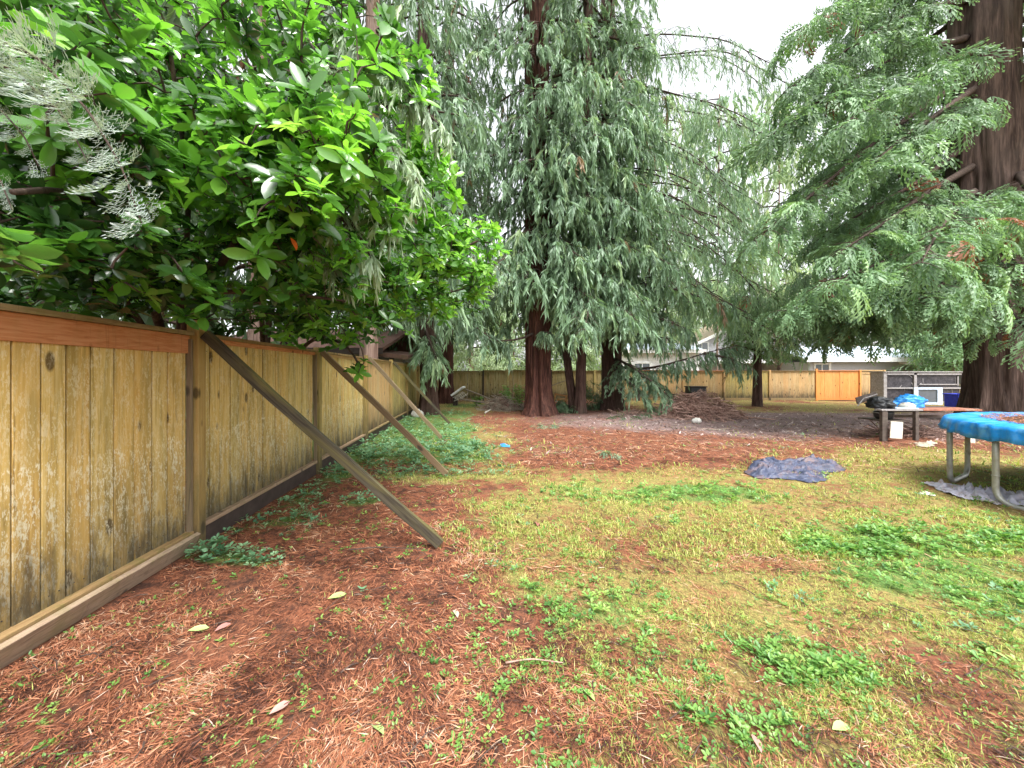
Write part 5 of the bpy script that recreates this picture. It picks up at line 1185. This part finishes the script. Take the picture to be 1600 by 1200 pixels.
for x, w_ in ((8.22, .12), (8.93, .075), (10.25, .09)):
    for y in (8.14, 8.88):
        g = Geo(); g.box((x*y/8.14, y, .33), (w_, .07, .68)); g.build('leg', M['tablewood'], tb, bevel=.004)
for z, y in ((.60, 8.86), (.47, 8.86)): g = Geo(); g.box((9.68, y+.05, z), (1.6, .03, .06)); g.build('rail', M['tablewood'], tb)
g = Geo(); g.box((8.57, 8.5, .445), (.60, .6, .03)); g.build('shelf', M['tablewood'], tb)
g = Geo(); g.tube([[8.65, 8.2, .42], [8.95, 8.2, .25]], .018, 6); g.build('diagonal_brace', M['tablewood'], tb)
# pot on the shelf
px_ = 8.50; pt = thing('cooking_pot', (px_, 8.42, .46), 'black round pot on the shelf beneath the table top', 'pot')
g = Geo(); g.tube([[px_, 8.42, z] for z in (.462, .47, .52, .60, .645, .65)], [.08, .13, .165, .175, .17, .16], 24); g.build('bowl', M['pot'], pt, smooth=True)
for s_ in (-1, 1): g = Geo(); g.tube([[px_+s_*.165, 8.36, .61], [px_+s_*.215, 8.38, .615], [px_+s_*.215, 8.46, .615], [px_+s_*.165, 8.48, .61]], .009, 6); g.build('handle', M['steel'], pt, smooth=True)
def sheet(name, label, cat, px0, py0, px1, py1, Y, mt, rot=0.05):
    a = P(px0, py1, Y); b_ = P(px1, py0, Y); g = Geo(); g.box(((a[0]+b_[0])/2, Y, (a[2]+b_[2])/2), (b_[0]-a[0], .02, b_[2]-a[2]), roty(np.array([rot]))[0]); tag(g.build(name, mt, bevel=.004), label, cat)
sheet('white_board', 'dirty white board leaning under the left half of the table', 'board', 1391, 659, 1410, 685, 8.05, M['paper'], .06)
sheet('white_board', 'narrow dirty white board behind the trampoline leg, at the right end of the table', 'board', 1511, 671, 1523, 697, 7.9, M['paper'], -.03)
# junk on the table
def bag(name, label, cat, c, s_, mt, seed, n=56):
    g = Geo(); U, V_ = np.meshgrid(np.linspace(0, 2*math.pi, n, endpoint=False), np.linspace(0.02, math.pi-.02, n//2)); X = np.cos(U)*np.sin(V_); Yv = np.sin(U)*np.sin(V_); Z = np.cos(V_)
    rdg = 1-np.abs(2*fbm(X*2.5+Z*2, Yv*2.5+Z*5, seed, 3)-1)*1.6; nz = .82+.35*rdg+(fbm(X*1.5+9, Z*1.5+Yv, seed+2, 2)-.5)*.6
    v = np.stack([X*s_[0]*nz, Yv*s_[1]*nz, Z*s_[2]*nz], -1).reshape(-1, 3); v[:, 2] = np.maximum(v[:, 2], -s_[2]*.62); v += np.array(c)+[0, 0, s_[2]*.62]
    i = np.arange(n//2-1)[:, None]*n; j = np.arange(n)[None]; g.add(v, None, np.stack([i+j, i+(j+1) % n, i+n+(j+1) % n, i+n+j], -1).reshape(-1, 4)); return tag(g.build(name, mt, smooth=True), label, cat)
TT = ZT+.019
bag('plastic_bag', 'black crumpled bag on the left end of the table', 'bag', (8.42, 8.4, TT), (.26, .22, .15), M['pot'], 3)
bag('plastic_bag', 'bright blue plastic bag bulging on the middle of the table', 'bag', (9.28, 8.6, TT), (.30, .22, .17), M['bluebag'], 5)
bag('plastic_bag', 'small scrap of blue plastic between the black bag and white lump', 'bag', (8.88, 8.6, TT), (.14, .10, .09), M['bluebag'], 6, 30)
bag('plastic_bag', 'white lump of plastic on the table in front of the blue bag', 'bag', (8.98, 8.36, TT), (.13, .10, .08), M['paper'], 7, 30)
g = Geo(); g.box((8.78, 8.32, TT+.012), (.55, .30, .016), rotz(np.array([.1]))[0]); tag(g.build('metal_tray', M['lightframe'], bevel=.004), 'flat pale metal sheet lying at the front edge of the table', 'tray')
gr = thing('grill_lid', (8.25, 8.55, TT), 'dark angular lid propped up behind the black bag', 'lid')
g = Geo(); g.box((8.38, 8.70, TT+.21), (.50, .03, .16), roty(np.array([-.28]))[0]); g.build('panel', M['tablewood'], gr, bevel=.01)
g = Geo(); g.tube([[8.15, 8.68, TT+.02], [8.3, 8.69, TT+.2], [8.62, 8.69, TT+.30]], .014, 6); g.build('bar', M['greyframe'], gr)
cn = thing('jar', (8.72, 8.62, TT), 'small dark jar with pale lid standing behind the black bag', 'jar')
g = Geo(); g.tube([[8.72, 8.62, TT+z] for z in (0, .01, .13, .15, .17)], [.045, .052, .052, .04, .036], 16); g.build('body', M['glass'], cn, smooth=True)
g = Geo(); g.tube([[8.72, 8.62, TT+z] for z in (.168, .20)], [.042, .042], 16); g.build('lid', M['paper'], cn, smooth=True)
cloth('rag', 'dark rag on the ground in front of the table', 'rag', [(1432, 695), (1455, 692), (1464, 697), (1455, 701), (1438, 699)], M['stickgrey'], .10, 33)
cloth('plastic_scrap', 'bluish plastic scrap lying on the green near the litter edge', 'scrap', [(778, 695), (786, 693), (797, 694), (795, 698), (782, 698)], M['bluebag'], .03, 35)

# ------------------------------------------------------------------ bird
c = P(1008, 447, 14.0); bd = thing('bird', c, 'small dark bird perched on a bare limb against the bright sky', 'bird')
dv = np.array([.35, 0, -.94])
prof = [(-.07, .018, .155), (-.055, .030, .14), (-.035, .036, .12), (-.02, .034, .10), (0, .045, .07), (.012, .056, .03), (.018, .052, -.01), (.03, .034, -.05), (.045, .016, -.075)]
g = Geo(); g.tube([c+np.array([x, 0, z]) for x, r_, z in prof], [r_ for x, r_, z in prof], 14); g.build('body', M['bird'], bd, smooth=True)
g = Geo(); g.add([c+np.array(p) for p in ((.03, -.02, -.04), (.03, .02, -.04), (.10, .022, -.16), (.10, -.022, -.16), (.04, 0, -.05), (.112, 0, -.155))], [[0, 1, 4]], [[0, 1, 2, 3], [4, 1, 2, 5], [0, 4, 5, 3]]); g.build('tail', M['bird'], bd)
g = Geo(); g.tube([c+[-.078, 0, .145], c+[-.105, 0, .138]], [.010, .001], 6); g.build('beak', M['trim_dark'], bd)
for s_ in (-1, 1):
    g = Geo(); g.tube([c+[.01, s_*.018, -.02], c+[.0, s_*.018, -.085]], [.004, .003], 5); g.build('leg', M['trim_dark'], bd)
M['orangeleaf'] = plain('orange_leaf', (.62, .12, .02), .4, .2, 30)
g = Geo(); g.scatter(lp, rotz(np.array([1.2]))@rotx(np.array([1.2]))*.10, P(463, 392, 2.25)[None], np.array([[.5, .5, .5]]))
tag(g.build('orange_leaf', M['orangeleaf'], smooth=True), 'single orange dead leaf caught among the green leaves of the bush', 'leaf')
# dead twigs and small cones lying in the litter
g = Geo(); r = np.random.default_rng(44)
x, y = gpts(170, 1.35, 8)
for X_, Y_ in zip(x, y):
    a = r.uniform(0, 6.28); l = r.uniform(.05, .22); d = np.array([math.cos(a), math.sin(a), 0]); p = np.array([X_, Y_, gz(X_, Y_)+.012]); b_ = r.normal(0, .25)
    g.tube([p, p+d*l*.5+np.array([-d[1], d[0], 0])*b_*l*.4+[0, 0, .01], p+d*l], np.array([.003, .0025, .0012])*r.uniform(.5, 1.3), 4, r.random(3))
    if r.random() < .4: q_ = p+d*l*.5; g.tube([q_, q_+np.array([math.cos(a+.8), math.sin(a+.8), .1])*l*.4], [.002, .001], 3, r.random(3))
tag(g.build('dead_twigs', M['twig']), kind='stuff')
# clutter along the foot of the back fence
stick('pale bare sapling stem leaning on the back fence left of the flared trunk', [np.array([P(729, 0, 20)[0], 20.0, 0]), np.array([P(731, 0, 20)[0], 20.1, .8]), np.array([P(729, 0, 20)[0], 20.3, 1.5])], .025, 'stickgrey')
stick('thin bare stem rising along the back fence, nearer the flared trunk', [np.array([P(801, 0, 20)[0], 20.0, 0]), np.array([P(802, 0, 20)[0], 20.1, .9]), np.array([P(800, 0, 20)[0], 20.3, 1.7])], .02, 'stickgrey')
stick('curved bare branch arching between the flared trunk and twin stems', [np.array([P(862, 0, 17)[0], 17.0, .95]), np.array([P(875, 0, 17)[0], 17.0, 1.1]), np.array([P(892, 0, 17)[0], 17.1, 1.25])], .025, 'stickgrey')
pile('brush_pile', 'thin scatter of grey sticks between the flared trunk and the small twig heap', np.array([.25, 15.6, 0]), .7, .5, .28, 110, M['stickgrey'], .9, .010, 16)
pile('brush_pile', 'dead sticks under the low boughs of the black-trunked cedar', np.array([4.6, 13.4, 0]), 1.0, .6, .18, 90, M['stick'], .8, .010, 17)
